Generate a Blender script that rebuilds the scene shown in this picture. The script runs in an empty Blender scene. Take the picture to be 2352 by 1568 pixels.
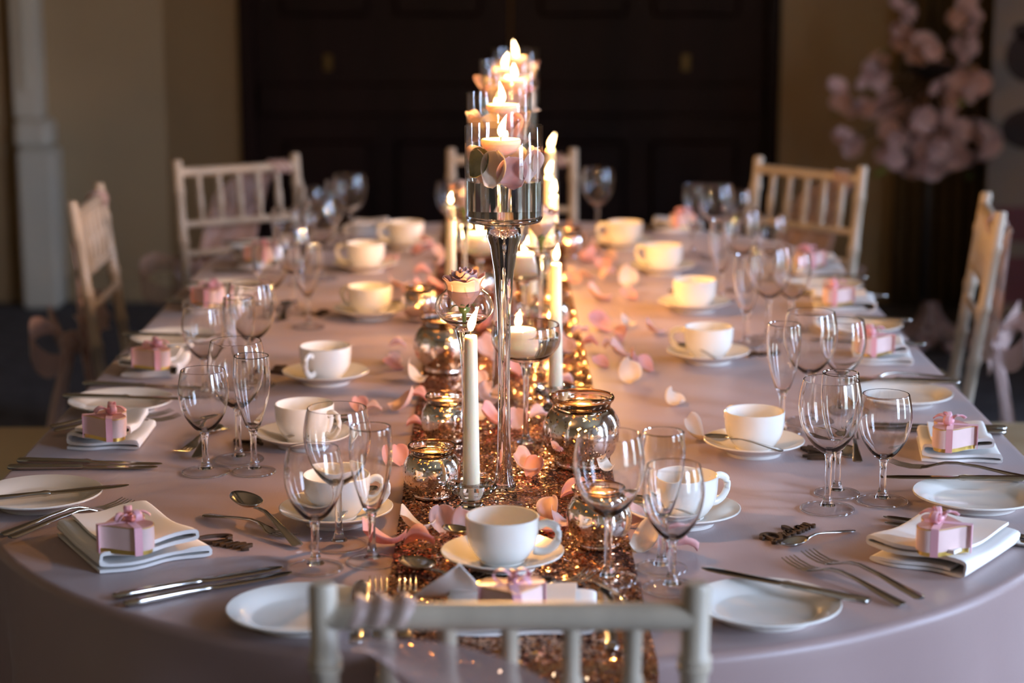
import bpy, math, random
import numpy as np
from mathutils import Vector, Matrix, Euler

random.seed(7)
PI = math.pi
SC = bpy.context.scene
COL = SC.collection

# ------------------------------------------------------------------ camera, world, exposure
F_PX = 4600.0
PITCH = math.atan(927.0 / F_PX)
CAM_Z = 1.51
TOP = 0.75                      # table top height
cam_d = bpy.data.cameras.new('camera')
cam = bpy.data.objects.new('camera', cam_d)
COL.objects.link(cam)
cam.location = (0, 0, CAM_Z)
cam.rotation_euler = (PI / 2 - PITCH, 0, 0)
cam_d.sensor_width = 36.0
cam_d.lens = F_PX / 2352 * 36.0
cam_d.clip_start = 0.05
cam_d.dof.use_dof = True
cam_d.dof.focus_distance = 2.74
cam_d.dof.aperture_fstop = 3.0
SC.camera = cam

SKY = 19.0
CANDLE = 2.2
w = bpy.data.worlds.new('overcast_sky')
SC.world = w
w.use_nodes = True
nt = w.node_tree
bg = nt.nodes['Background']
tc = nt.nodes.new('ShaderNodeTexCoord')
sx = nt.nodes.new('ShaderNodeSeparateXYZ')
rp = nt.nodes.new('ShaderNodeValToRGB')
nt.links.new(tc.outputs['Generated'], sx.inputs[0])
nt.links.new(sx.outputs['Z'], rp.inputs[0])
rp.color_ramp.elements[0].position = 0.0
rp.color_ramp.elements[0].color = (0.18, 0.22, 0.24, 1)
rp.color_ramp.elements[1].position = 0.12
rp.color_ramp.elements[1].color = (0.70, 0.90, 1.34, 1)
nt.links.new(rp.outputs[0], bg.inputs[0])
bg.inputs[1].default_value = SKY

SC.view_settings.view_transform = 'Standard'
SC.view_settings.look = 'None'
SC.view_settings.gamma = 1.0
SC.view_settings.use_curve_mapping = False
SC.view_settings.exposure = 1.12
cy = SC.cycles
cy.use_denoising = True
cy.max_bounces = 12
cy.diffuse_bounces = 3
cy.glossy_bounces = 5
cy.transmission_bounces = 10
cy.transparent_max_bounces = 40
cy.sample_clamp_indirect = 6.0
cy.sample_clamp_direct = 0.0
cy.blur_glossy = 0.3
cy.caustics_reflective = True
cy.caustics_refractive = True


def ray(px, py):
    u, v = (px - 1176) / F_PX, (784 - py) / F_PX
    c, s = math.cos(PITCH), math.sin(PITCH)
    return Vector((u, c + s * v, -s + c * v))


def P(px, py, z=TOP):
    """where the sight line through a photo point meets the level z"""
    d = ray(px, py)
    t = (z - CAM_Z) / d.z
    return Vector((d.x * t, d.y * t, z))


def Q(px, py, Y):
    """where the sight line meets the upright plane at distance Y"""
    d = ray(px, py)
    t = Y / d.y
    return Vector((d.x * t, Y, CAM_Z + d.z * t))


# ------------------------------------------------------------------ materials
def mat(name):
    m = bpy.data.materials.new(name)
    m.use_nodes = True
    return m, m.node_tree, m.node_tree.nodes['Principled BSDF']


def pr(name, col, rough=0.5, metal=0.0, noise=None, bump=None, **kw):
    """principled; noise=(scale, amount, stretch) varies the colour, bump=(scale, strength, stretch)"""
    m, t, b = mat(name)
    b.inputs['Base Color'].default_value = (*col, 1)
    b.inputs['Roughness'].default_value = rough
    b.inputs['Metallic'].default_value = metal
    for k, v in kw.items():
        b.inputs[k.replace('_', ' ')].default_value = v
    if noise or bump:
        tcn = t.nodes.new('ShaderNodeTexCoord')

    def tex(scale, stretch):
        mp = t.nodes.new('ShaderNodeMapping')
        mp.inputs['Scale'].default_value = stretch
        n = t.nodes.new('ShaderNodeTexNoise')
        n.inputs['Scale'].default_value = scale
        n.inputs['Detail'].default_value = 5
        t.links.new(tcn.outputs['Object'], mp.inputs[0])
        t.links.new(mp.outputs[0], n.inputs['Vector'])
        return n
    if noise:
        n = tex(noise[0], noise[2] if len(noise) > 2 else (1, 1, 1))
        r = t.nodes.new('ShaderNodeValToRGB')
        a = noise[1]
        r.color_ramp.elements[0].position = 0.3
        r.color_ramp.elements[1].position = 0.7
        r.color_ramp.elements[0].color = (*[c * (1 - a) for c in col], 1)
        r.color_ramp.elements[1].color = (*[min(1, c * (1 + a)) for c in col], 1)
        t.links.new(n.outputs['Fac'], r.inputs[0])
        t.links.new(r.outputs[0], b.inputs['Base Color'])
    if bump:
        n = tex(bump[0], bump[2] if len(bump) > 2 else (1, 1, 1))
        bp = t.nodes.new('ShaderNodeBump')
        bp.inputs['Strength'].default_value = bump[1]
        bp.inputs['Distance'].default_value = 0.002
        t.links.new(n.outputs['Fac'], bp.inputs['Height'])
        t.links.new(bp.outputs[0], b.inputs['Normal'])
    return m


def thin_glass(name, tint=(0.97, 0.98, 0.98), f0=0.045, edge=0.5, k=0.6):
    m, t, b = mat(name)
    t.nodes.remove(b)
    out = t.nodes['Material Output']
    lw = t.nodes.new('ShaderNodeLayerWeight')
    lw.inputs['Blend'].default_value = 0.5
    p5 = t.nodes.new('ShaderNodeMath'); p5.operation = 'POWER'; p5.inputs[1].default_value = 5.0
    ma = t.nodes.new('ShaderNodeMath'); ma.operation = 'MULTIPLY_ADD'
    ma.inputs[1].default_value = k; ma.inputs[2].default_value = f0
    p3 = t.nodes.new('ShaderNodeMath'); p3.operation = 'POWER'; p3.inputs[1].default_value = 6.0
    mx = t.nodes.new('ShaderNodeMix'); mx.data_type = 'RGBA'
    mx.inputs['A'].default_value = (*tint, 1)
    mx.inputs['B'].default_value = (*[c * edge for c in tint], 1)
    tr = t.nodes.new('ShaderNodeBsdfTransparent')
    gl = t.nodes.new('ShaderNodeBsdfGlossy')
    gl.inputs['Roughness'].default_value = 0.02
    ms = t.nodes.new('ShaderNodeMixShader')
    L = t.links.new
    L(lw.outputs['Facing'], p5.inputs[0]); L(p5.outputs[0], ma.inputs[0])
    L(lw.outputs['Facing'], p3.inputs[0]); L(p3.outputs[0], mx.inputs['Factor'])
    L(mx.outputs['Result'], tr.inputs[0])
    L(ma.outputs[0], ms.inputs[0]); L(tr.outputs[0], ms.inputs[1]); L(gl.outputs[0], ms.inputs[2])
    L(ms.outputs[0], out.inputs['Surface'])
    return m


def solid_glass(name, ior=1.48, col=(1, 1, 1)):
    m, t, b = mat(name)
    t.nodes.remove(b)
    g = t.nodes.new('ShaderNodeBsdfGlass')
    g.inputs['IOR'].default_value = ior
    g.inputs['Roughness'].default_value = 0.0
    g.inputs['Color'].default_value = (*col, 1)
    t.links.new(g.outputs[0], t.nodes['Material Output'].inputs['Surface'])
    return m


def sheer(name, col, alpha):
    m, t, b = mat(name)
    b.inputs['Base Color'].default_value = (*col, 1)
    b.inputs['Roughness'].default_value = 0.4
    b.inputs['Sheen Weight'].default_value = 0.4
    tr = t.nodes.new('ShaderNodeBsdfTransparent')
    ms = t.nodes.new('ShaderNodeMixShader')
    lw = t.nodes.new('ShaderNodeLayerWeight'); lw.inputs['Blend'].default_value = 0.5
    ma = t.nodes.new('ShaderNodeMath'); ma.operation = 'MULTIPLY_ADD'
    ma.inputs[1].default_value = 0.5; ma.inputs[2].default_value = alpha
    ma.use_clamp = True
    t.links.new(lw.outputs['Facing'], ma.inputs[0])
    t.links.new(ma.outputs[0], ms.inputs[0])
    t.links.new(tr.outputs[0], ms.inputs[1])
    t.links.new(b.outputs[0], ms.inputs[2])
    t.links.new(ms.outputs[0], t.nodes['Material Output'].inputs['Surface'])
    return m


def flame_mat():
    m, t, b = mat('flame')
    t.nodes.remove(b)
    lw = t.nodes.new('ShaderNodeLayerWeight'); lw.inputs['Blend'].default_value = 0.5
    r = t.nodes.new('ShaderNodeValToRGB')
    r.color_ramp.elements[0].color = (1.0, 0.80, 0.46, 1)
    r.color_ramp.elements[1].color = (1.0, 0.40, 0.08, 1)
    r.color_ramp.elements[1].position = 0.95
    e = t.nodes.new('ShaderNodeEmission'); e.inputs[1].default_value = 6.5
    tr = t.nodes.new('ShaderNodeBsdfTransparent')
    ad = t.nodes.new('ShaderNodeAddShader')
    L = t.links.new
    L(lw.outputs['Facing'], r.inputs[0]); L(r.outputs[0], e.inputs[0])
    L(e.outputs[0], ad.inputs[0]); L(tr.outputs[0], ad.inputs[1])
    L(ad.outputs[0], t.nodes['Material Output'].inputs['Surface'])
    return m


def petal_mat(name, col):
    m, t, b = mat(name)
    b.inputs['Base Color'].default_value = (*col, 1)
    b.inputs['Roughness'].default_value = 0.55
    b.inputs['Sheen Weight'].default_value = 0.2
    tl = t.nodes.new('ShaderNodeBsdfTranslucent')
    tl.inputs[0].default_value = (col[0], col[1] * 0.85, col[2] * 0.8, 1)
    ms = t.nodes.new('ShaderNodeMixShader'); ms.inputs[0].default_value = 0.3
    t.links.new(b.outputs[0], ms.inputs[1]); t.links.new(tl.outputs[0], ms.inputs[2])
    t.links.new(ms.outputs[0], t.nodes['Material Output'].inputs['Surface'])
    return m


def mercury_mat(name):
    """silvered glass, its coating speckled with small bare spots"""
    m, t, b = mat(name)
    b.inputs['Base Color'].default_value = (0.92, 0.82, 0.73, 1)
    b.inputs['Metallic'].default_value = 1.0
    b.inputs['Roughness'].default_value = 0.11
    tcn = t.nodes.new('ShaderNodeTexCoord')
    n = t.nodes.new('ShaderNodeTexNoise'); n.inputs['Scale'].default_value = 260; n.inputs['Detail'].default_value = 3
    n2 = t.nodes.new('ShaderNodeTexNoise'); n2.inputs['Scale'].default_value = 45
    bp = t.nodes.new('ShaderNodeBump'); bp.inputs['Strength'].default_value = 0.30; bp.inputs['Distance'].default_value = 0.003
    r = t.nodes.new('ShaderNodeValToRGB')
    r.color_ramp.elements[0].position = 0.605; r.color_ramp.elements[0].color = (0, 0, 0, 1)
    r.color_ramp.elements[1].position = 0.64; r.color_ramp.elements[1].color = (1, 1, 1, 1)
    tr = t.nodes.new('ShaderNodeBsdfTransparent'); tr.inputs[0].default_value = (1.0, 0.82, 0.6, 1)
    ms = t.nodes.new('ShaderNodeMixShader')
    L = t.links.new
    L(tcn.outputs['Object'], n.inputs['Vector']); L(tcn.outputs['Object'], n2.inputs['Vector'])
    L(n2.outputs['Fac'], bp.inputs['Height']); L(bp.outputs[0], b.inputs['Normal'])
    L(n.outputs['Fac'], r.inputs[0]); L(r.outputs[0], ms.inputs[0])
    L(b.outputs[0], ms.inputs[1]); L(tr.outputs[0], ms.inputs[2])
    L(ms.outputs[0], t.nodes['Material Output'].inputs['Surface'])
    return m


def sequin_mat():
    m, t, b = mat('sequin_copper')
    g = t.nodes.new('ShaderNodeNewGeometry')
    r = t.nodes.new('ShaderNodeValToRGB')
    r.color_ramp.elements[0].color = (0.52, 0.22, 0.11, 1)
    r.color_ramp.elements[1].color = (0.95, 0.55, 0.32, 1)
    t.links.new(g.outputs['Random Per Island'], r.inputs[0])
    t.links.new(r.outputs[0], b.inputs['Base Color'])
    b.inputs['Metallic'].default_value = 1.0
    b.inputs['Roughness'].default_value = 0.11
    return m


M = dict(
    glass=thin_glass('clear_glass', (0.985, 0.99, 0.99), 0.04, 0.82),
    foot=thin_glass('foot_glass', (0.985, 0.985, 0.985), 0.03, 0.93, 0.30),
    wetglass=thin_glass('wet_glass', (0.99, 0.99, 0.985), 0.02, 0.95, 0.3),
    vase=thin_glass('vase_glass', (0.98, 0.985, 0.98), 0.055, 0.6, 0.8),
    pane=thin_glass('window_pane', f0=0.03, edge=0.9),
    solid=solid_glass('solid_glass'),
    crystal=solid_glass('crystal', 1.54),
    water=solid_glass('water', 1.33, (0.99, 1.0, 0.99)),
    mercury=mercury_mat('silvered_glass'),
    jarrim=solid_glass('jar_rim_glass', 1.5, (0.90, 0.80, 0.70)),
    china=pr('white_china', (0.88, 0.84, 0.76), 0.13, Specular_IOR_Level=0.55, Coat_Weight=0.35, Coat_Roughness=0.05),
    steel=pr('polished_steel', (0.50, 0.48, 0.44), 0.17, 1.0),
    cloth=pr('rose_satin', (0.318, 0.211, 0.190), 0.40, noise=(2.2, 0.07), bump=(420, 0.10, (1, 0.06, 1)), Sheen_Weight=0.25, Sheen_Roughness=0.4),
    backing=pr('copper_net', (0.22, 0.10, 0.07), 0.6, noise=(300, 0.4)),
    sequin=sequin_mat(),
    napkin=pr('white_cotton', (0.84, 0.80, 0.75), 0.85, bump=(900, 0.12)),
    pink_card=pr('pink_card', (0.82, 0.57, 0.52), 0.42, noise=(30, 0.05)),
    lid_card=pr('lid_card', (0.66, 0.36, 0.30), 0.6),
    gold=pr('gold_foil', (0.85, 0.58, 0.16), 0.28, 1.0),
    ribbon=pr('pink_ribbon', (0.86, 0.42, 0.47), 0.32, Sheen_Weight=0.3),
    wood=pr('dark_laser_wood', (0.060, 0.028, 0.010), 0.55, noise=(60, 0.3)),
    limewash=pr('limewashed_wood', (0.47, 0.385, 0.285), 0.42, noise=(18, 0.16, (1, 1, 0.15)), bump=(40, 0.15, (1, 1, 0.1))),
    seat=pr('cream_seat_pad', (0.62, 0.50, 0.30), 0.8, bump=(300, 0.1)),
    sash=sheer('organza', (0.52, 0.34, 0.29), 0.5),
    tulle=sheer('pink_tulle', (0.70, 0.50, 0.52), 0.25),
    wax=pr('ivory_wax', (0.86, 0.80, 0.58), 0.42, Subsurface_Weight=0.35, Subsurface_Radius=(0.02, 0.012, 0.006), Subsurface_Scale=0.4),
    floatwax=pr('floating_wax', (0.90, 0.80, 0.66), 0.42, Subsurface_Weight=0.5, Subsurface_Radius=(0.02, 0.012, 0.006), Subsurface_Scale=0.5),
    wick=pr('charred_wick', (0.02, 0.015, 0.012), 0.9),
    flame=flame_mat(),
    tin=pr('tealight_tin', (0.75, 0.72, 0.66), 0.3, 1.0),
    blush=petal_mat('blush_petal', (0.84, 0.61, 0.54)),
    pink=petal_mat('pink_petal', (0.80, 0.45, 0.42)),
    cream=petal_mat('cream_petal', (0.88, 0.76, 0.61)),
    rose=petal_mat('dusky_rose_petal', (0.74, 0.48, 0.44)),
    white_rose=petal_mat('ivory_rose_petal', (0.82, 0.66, 0.58)),
    blossom=petal_mat('blossom_petal', (0.85, 0.64, 0.66)),
    leaf=pr('green_sepal', (0.16, 0.24, 0.05), 0.5, noise=(60, 0.3)),
    olive=pr('olive_leaf', (0.22, 0.19, 0.05), 0.5, noise=(60, 0.3)),
    twig=pr('brown_twig', (0.08, 0.045, 0.025), 0.7, noise=(40, 0.3)),
    iron=pr('black_iron', (0.012, 0.012, 0.014), 0.45),
    wall=pr('stone_paint', (0.42, 0.30, 0.165), 0.75, noise=(1.5, 0.05), bump=(120, 0.05)),
    paint=pr('grey_gloss_paint', (0.62, 0.57, 0.46), 0.5, noise=(3, 0.05)),
    ceiling=pr('ceiling_paint', (0.45, 0.42, 0.36), 0.8, noise=(2, 0.04)),
    mahogany=pr('dark_mahogany', (0.012, 0.004, 0.003), 0.5, noise=(8, 0.4, (1, 1, 0.1)), bump=(30, 0.1, (1, 1, 0.08)), Specular_IOR_Level=0.15),
    brass=pr('aged_brass', (0.16, 0.12, 0.05), 0.35, 1.0),
    carpet=pr('slate_carpet', (0.075, 0.075, 0.088), 0.95, noise=(14, 0.45), bump=(400, 0.5)),
    banner=pr('grey_banner_print', (0.34, 0.29, 0.28), 0.5, noise=(2, 0.05)),
    dark_print=pr('plum_print', (0.030, 0.010, 0.014), 0.5),
    mauve_print=pr('mauve_print', (0.24, 0.08, 0.13), 0.5),
    alu=pr('aluminium_rail', (0.5, 0.5, 0.5), 0.35, 1.0),
    panel=pr('brown_panel', (0.115, 0.078, 0.036), 0.8, noise=(12, 0.2, (1, 1, 0.1))),
)


# ------------------------------------------------------------------ mesh helpers
class G:
    def __init__(self):
        self.v, self.f = [], []

    def add(self, vs, fs, mx=None):
        n = len(self.v)
        self.v += [tuple(mx @ Vector(p)) if mx else tuple(p) for p in vs]
        self.f += [tuple(n + i for i in f) for f in fs]
        return self

    def lathe(self, prof, seg=32, mx=None, close=False):
        vs, fs, rings = [], [], []
        for r, z in prof:
            if r < 1e-6:
                rings.append([len(vs)]); vs.append((0, 0, z))
            else:
                rings.append(list(range(len(vs), len(vs) + seg)))
                vs += [(r * math.cos(2 * PI * k / seg), r * math.sin(2 * PI * k / seg), z) for k in range(seg)]
        pairs = list(zip(rings, rings[1:])) + ([(rings[-1], rings[0])] if close else [])
        for a, b in pairs:
            for k in range(seg):
                k2 = (k + 1) % seg
                if len(a) == 1 and len(b) == 1:
                    continue
                if len(a) == 1:
                    fs.append((a[0], b[k2], b[k]))
                elif len(b) == 1:
                    fs.append((a[k], a[k2], b[0]))
                else:
                    fs.append((a[k], a[k2], b[k2], b[k]))
        return self.add(vs, fs, mx)

    def tube(self, pts, rad, seg=8, flat=1.0, mx=None):
        pts = [Vector(p) for p in pts]
        n = len(pts)
        rad = rad if isinstance(rad, (list, tuple)) else [rad] * n
        vs, fs = [], []
        up = Vector((0, 0, 1))
        for i, p in enumerate(pts):
            t = (pts[min(i + 1, n - 1)] - pts[max(i - 1, 0)]).normalized()
            ref = up if abs(t.z) < 0.95 else Vector((0, 1, 0))
            a = t.cross(ref).normalized()
            b = a.cross(t).normalized()
            for k in range(seg):
                th = 2 * PI * k / seg
                vs.append(p + a * (rad[i] * math.cos(th)) + b * (rad[i] * flat * math.sin(th)))
        for i in range(n - 1):
            for k in range(seg):
                k2 = (k + 1) % seg
                fs.append((i * seg + k, i * seg + k2, (i + 1) * seg + k2, (i + 1) * seg + k))
        fs.append(tuple(range(seg))[::-1])
        fs.append(tuple((n - 1) * seg + k for k in range(seg)))
        return self.add(vs, fs, mx)

    def box(self, x0, x1, y0, y1, z0, z1, mx=None):
        vs = [(x, y, z) for z in (z0, z1) for y in (y0, y1) for x in (x0, x1)]
        return self.add(vs, [(0, 2, 3, 1), (4, 5, 7, 6), (0, 1, 5, 4), (2, 6, 7, 3), (0, 4, 6, 2), (1, 3, 7, 5)], mx)

    def bbox(self, x0, x1, y0, y1, z0, z1, b=0.004, mx=None):
        """box with chamfered edges"""
        vs, fs = [], []
        for z, i in ((z0, b), (z0 + b, 0), (z1 - b, 0), (z1, b)):
            X0, X1, Y0, Y1 = x0 + i, x1 - i, y0 + i, y1 - i
            c = b if i == 0 else b * 0.6
            vs += [(X0 + c, Y0, z), (X1 - c, Y0, z), (X1, Y0 + c, z), (X1, Y1 - c, z), (X1 - c, Y1, z), (X0 + c, Y1, z), (X0, Y1 - c, z), (X0, Y0 + c, z)]
        for r in range(3):
            for k in range(8):
                k2 = (k + 1) % 8
                fs.append((r * 8 + k, r * 8 + k2, r * 8 + 8 + k2, r * 8 + 8 + k))
        fs.append(tuple(range(8))[::-1]); fs.append(tuple(range(24, 32)))
        return self.add(vs, fs, mx)

    def prism(self, out, z0, z1, inset=0.0, mx=None):
        n = len(out)
        cx, cy_ = sum(p[0] for p in out) / n, sum(p[1] for p in out) / n
        sc = lambda p, k: (cx + (p[0] - cx) * k, cy_ + (p[1] - cy_) * k)
        k = 1 - inset
        vs = [(*sc(p, k), z0) for p in out] + [(*p, z0 + inset * 0.03) for p in out] + [(*p, z1 - inset * 0.03) for p in out] + [(*sc(p, k), z1) for p in out]
        fs = [(r * n + i, r * n + (i + 1) % n, (r + 1) * n + (i + 1) % n, (r + 1) * n + i) for r in range(3) for i in range(n)]
        fs += [tuple(range(n))[::-1], tuple(range(3 * n, 4 * n))]
        return self.add(vs, fs, mx)

    def loft(self, secs, seg=10, mx=None):
        """secs: (x, z, half width in y, half thickness in z)"""
        vs, fs = [], []
        for x, z, w_, t_ in secs:
            for k in range(seg):
                th = 2 * PI * k / seg
                c, s = math.cos(th), math.sin(th)
                e = 0.7
                vs.append((x, w_ * math.copysign(abs(c) ** e, c), z + t_ * math.copysign(abs(s) ** e, s)))
        for i in range(len(secs) - 1):
            for k in range(seg):
                k2 = (k + 1) % seg
                fs.append((i * seg + k, i * seg + k2, (i + 1) * seg + k2, (i + 1) * seg + k))
        fs.append(tuple(range(seg))[::-1]); fs.append(tuple((len(secs) - 1) * seg + k for k in range(seg)))
        return self.add(vs, fs, mx)

    def sheet(self, fn, nu, nv, th=0.0, mx=None):
        """surface fn(u,v) u,v in 0..1; th gives it two sides a thickness apart"""
        P_ = [[Vector(fn(i / nu, j / nv)) for j in range(nv + 1)] for i in range(nu + 1)]
        W = nv + 1
        vs = [p for row in P_ for p in row]
        fs = [(i * W + j, (i + 1) * W + j, (i + 1) * W + j + 1, i * W + j + 1) for i in range(nu) for j in range(nv)]
        if th:
            nn = []
            for i in range(nu + 1):
                for j in range(nv + 1):
                    a = P_[min(i + 1, nu)][j] - P_[max(i - 1, 0)][j]
                    b = P_[i][min(j + 1, nv)] - P_[i][max(j - 1, 0)]
                    c = a.cross(b)
                    nn.append(c.normalized() if c.length > 1e-12 else Vector((0, 0, 1)))
            n0 = len(vs)
            vs = vs + [p - n_ * th for p, n_ in zip(vs, nn)]
            fs += [tuple(n0 + k for k in f[::-1]) for f in fs]
            edge = [i * W for i in range(nu + 1)] + [nu * W + j for j in range(1, W)] + [i * W + nv for i in range(nu - 1, -1, -1)] + [j for j in range(nv - 1, 0, -1)]
            for a, b in zip(edge, edge[1:] + edge[:1]):
                fs.append((b, a, n0 + a, n0 + b))
        return self.add(vs, fs, mx)

    def mesh(self, name, m, smooth=True, sharp=None):
        me = bpy.data.meshes.new(name)
        me.from_pydata(self.v, [], self.f)
        me.update()
        me.materials.append(M[m] if isinstance(m, str) else m)
        if smooth:
            me.polygons.foreach_set('use_smooth', [True] * len(me.polygons))
            if sharp:
                me.set_sharp_from_angle(angle=math.radians(sharp))
        return me


def smooth_path(pts, n=6, closed=False):
    """Catmull-Rom through the points"""
    pts = [Vector(p) for p in pts]
    out = []
    N = len(pts)
    for i in range(N if closed else N - 1):
        g = (lambda k: pts[k % N]) if closed else (lambda k: pts[max(0, min(N - 1, k))])
        a, b, c, d = g(i - 1), g(i), g(i + 1), g(i + 2)
        for k in range(n):
            t = k / n
            out.append(0.5 * ((2 * b) + (c - a) * t + (2 * a - 5 * b + 4 * c - d) * t * t + (3 * b - a - 3 * c + d) * t ** 3))
    if not closed:
        out.append(pts[-1])
    return out


def obj(name, me, parent=None, label=None):
    o = bpy.data.objects.new(name, me)
    COL.objects.link(o)
    if parent:
        o.parent = parent
    if label:
        o['label'] = label
    return o


def make(name, spec, loc, rot=0.0, label=None, cat=None, group=None, kind=None, scale=None):
    """spec: a mesh, or a list of (part name, mesh, sub-part spec list, label); places one thing"""
    if isinstance(spec, list):
        o = bpy.data.objects.new(name, None)
        o.empty_display_size = 0.02
        COL.objects.link(o)
        _kids(o, spec)
    else:
        o = obj(name, spec)
    o.location = loc
    o.rotation_euler = (0, 0, rot) if isinstance(rot, (int, float)) else rot
    if scale:
        o.scale = (scale,) * 3 if isinstance(scale, (int, float)) else scale
    for k, v in (('label', label), ('category', cat), ('group', group), ('kind', kind)):
        if v:
            o[k] = v
    return o


def _kids(parent, spec):
    for s in spec:
        s = tuple(s) + (None,) * (4 - len(s))
        c = obj(s[0], s[1], parent, s[3])
        if s[2]:
            _kids(c, s[2])


def struct(name, me, loc=(0, 0, 0), rot=0.0):
    return make(name, me, loc, rot, kind='structure')


def lamp(parent, co, power, rad=0.006):
    """the light a candle flame gives off"""
    ld = bpy.data.lights.new('candle_light', 'POINT')
    ld.energy = power
    ld.color = (1.0, 0.49, 0.14)
    ld.shadow_soft_size = rad
    o = bpy.data.objects.new('candle_light', ld)
    COL.objects.link(o)
    o.parent = parent
    o.location = co
    return o

# ------------------------------------------------------------------ the room
XL, XR, YB, YF, ZC = -3.6, 3.4, -3.0, 8.35, 3.3
struct('floor', G().box(XL - .2, XR + .2, YB - .2, YF + .4, -.12, 0).mesh('floor', 'carpet', False))
struct('ceiling', G().box(XL - .2, XR + .2, YB - .2, YF + .4, ZC, ZC + .12).mesh('ceiling', 'ceiling', False))
struct('wall_left', G().box(XL - .2, XL, YB - .2, YF + .4, 0, ZC).mesh('wall_left', 'wall', False))
struct('wall_back', G().box(XL, XR, YB - .2, YB, 0, ZC).mesh('wall_back', 'wall', False))
# far wall: the doorway stands a little proud between two splayed cheeks
DY = 8.14
pl = [(XL, YF), (-1.44, YF), (-1.09, DY), (-1.09, DY + .10), (1.07, DY + .10), (1.07, DY), (1.62, YF), (XR, YF), (XR, YF + .3), (XL, YF + .3)]
g = G()
n = len(pl)
g.add([(x, y, 0) for x, y in pl] + [(x, y, ZC) for x, y in pl], [(i, (i + 1) % n, n + (i + 1) % n, n + i) for i in range(n)])
struct('wall_far', g.mesh('wall_far', 'wall', False))
WIN = [(-0.85, 0.50), (1.95, 2.50), (4.25, 4.75)]
WZ0, WZ1 = 0.35, 2.65
g = G()
ys = [YB - .2] + [y for wn in WIN for y in wn] + [YF + .4]
for a, b in zip(ys[0::2], ys[1::2]):
    g.box(XR, XR + .25, a, b, 0, ZC)
for a, b in WIN:
    g.box(XR, XR + .25, a, b, 0, WZ0)
    g.box(XR, XR + .25, a, b, WZ1, ZC)
struct('wall_right', g.mesh('wall_right', 'wall', False))
for i, (a, b) in enumerate(WIN):
    fr = G()
    fr.box(XR + .08, XR + .15, a, a + .04, WZ0, WZ1).box(XR + .08, XR + .15, b - .04, b, WZ0, WZ1)
    fr.box(XR + .08, XR + .15, a, b, WZ0, WZ0 + .06).box(XR + .08, XR + .15, a, b, WZ1 - .06, WZ1)
    mb = G()
    mb.box(XR + .09, XR + .14, (a + b) / 2 - .018, (a + b) / 2 + .018, WZ0, WZ1)
    for z in (1.25, 1.75, 2.25):
        mb.box(XR + .10, XR + .13, a, b, z - .015, z + .015)
    sl = G().bbox(XR - .10, XR + .10, a - .06, b + .06, WZ0 - .04, WZ0)
    make('window_%d' % (i + 1), [('window_frame', fr.mesh('window_frame', 'paint', False), None),
                                 ('glazing_bar', mb.mesh('glazing_bar', 'paint', False), None),
                                 ('window_pane', G().box(XR + .112, XR + .116, a, b, WZ0, WZ1).mesh('window_pane', 'pane', False), None),
                                 ('window_sill', sl.mesh('window_sill', 'paint', False), None)], (0, 0, 0), kind='structure')
    pd = bpy.data.lights.new('daylight_portal', 'AREA')
    pd.shape = 'RECTANGLE'; pd.size = b - a; pd.size_y = WZ1 - WZ0
    pd.cycles.is_portal = True
    po = bpy.data.objects.new('daylight_portal', pd)
    COL.objects.link(po)
    po.location = (XR + .2, (a + b) / 2, (WZ0 + WZ1) / 2)
    po.rotation_euler = (0, PI / 2, 0)
    po.rotation_euler = Euler((PI / 2, 0, PI / 2)).to_matrix().to_euler()
# dark panelled double door
def door_leaf(x0, x1):
    g_ = G().bbox(x0, x1, DY + .04, DY + .09, 0.01, 2.75, .003)
    p = []
    for z0, z1 in ((.12, .70), (1.20, 1.95), (2.08, 2.62)):
        for a, b in ((x0 + .11, (x0 + x1) / 2 - .05), ((x0 + x1) / 2 + .05, x1 - .11)):
            p.append(G().bbox(a, b, DY + .022, DY + .042, z0, z1, .014).mesh('door_panel', 'mahogany', True, 30))
    rail = G().bbox(x0 + .01, x1 - .01, DY + .018, DY + .042, .80, .93, .008)
    return g_, p, rail
for i, (x0, x1, hx) in enumerate(((-1.04, -.01, Q(751, 145, DY).x), (.0, 1.03, Q(1577, 145, DY).x))):
    g_, p, rail = door_leaf(x0, x1)
    hz = Q(751, 145, DY).z
    plate = G().bbox(hx - .016, hx + .016, DY + .034, DY + .042, hz - .032, hz + .032, .003)
    knob = G().lathe([(0, 0), (.006, 0), (.006, .012), (.011, .018), (.010, .026), (0, .029)], 16, Matrix.Translation((hx, DY + .036, hz)) @ Matrix.Rotation(PI / 2, 4, 'X'))
    make('door_%d' % (i + 1), [('door_leaf', g_.mesh('door_leaf', 'mahogany', True, 30), None),
                               *[('door_panel', q, None) for q in p],
                               ('door_rail', rail.mesh('door_rail', 'mahogany', True, 30), None),
                               ('door_handle', plate.mesh('door_handle', 'brass', True, 30), [('door_knob', knob.mesh('door_knob', 'brass'), None)], 'aged brass plate')],
         (0, 0, 0), kind='structure')
fr = G().bbox(-1.10, -1.04, DY - .02, DY + .10, 0, 2.85).bbox(1.03, 1.08, DY - .02, DY + .10, 0, 2.85).bbox(-1.10, 1.08, DY - .02, DY + .10, 2.76, 2.90)
fr.box(-1.09, 1.07, DY + .02, DY + .10, 2.9, ZC)
struct('trim_1', fr.mesh('door_surround', 'mahogany', True, 30))
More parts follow.
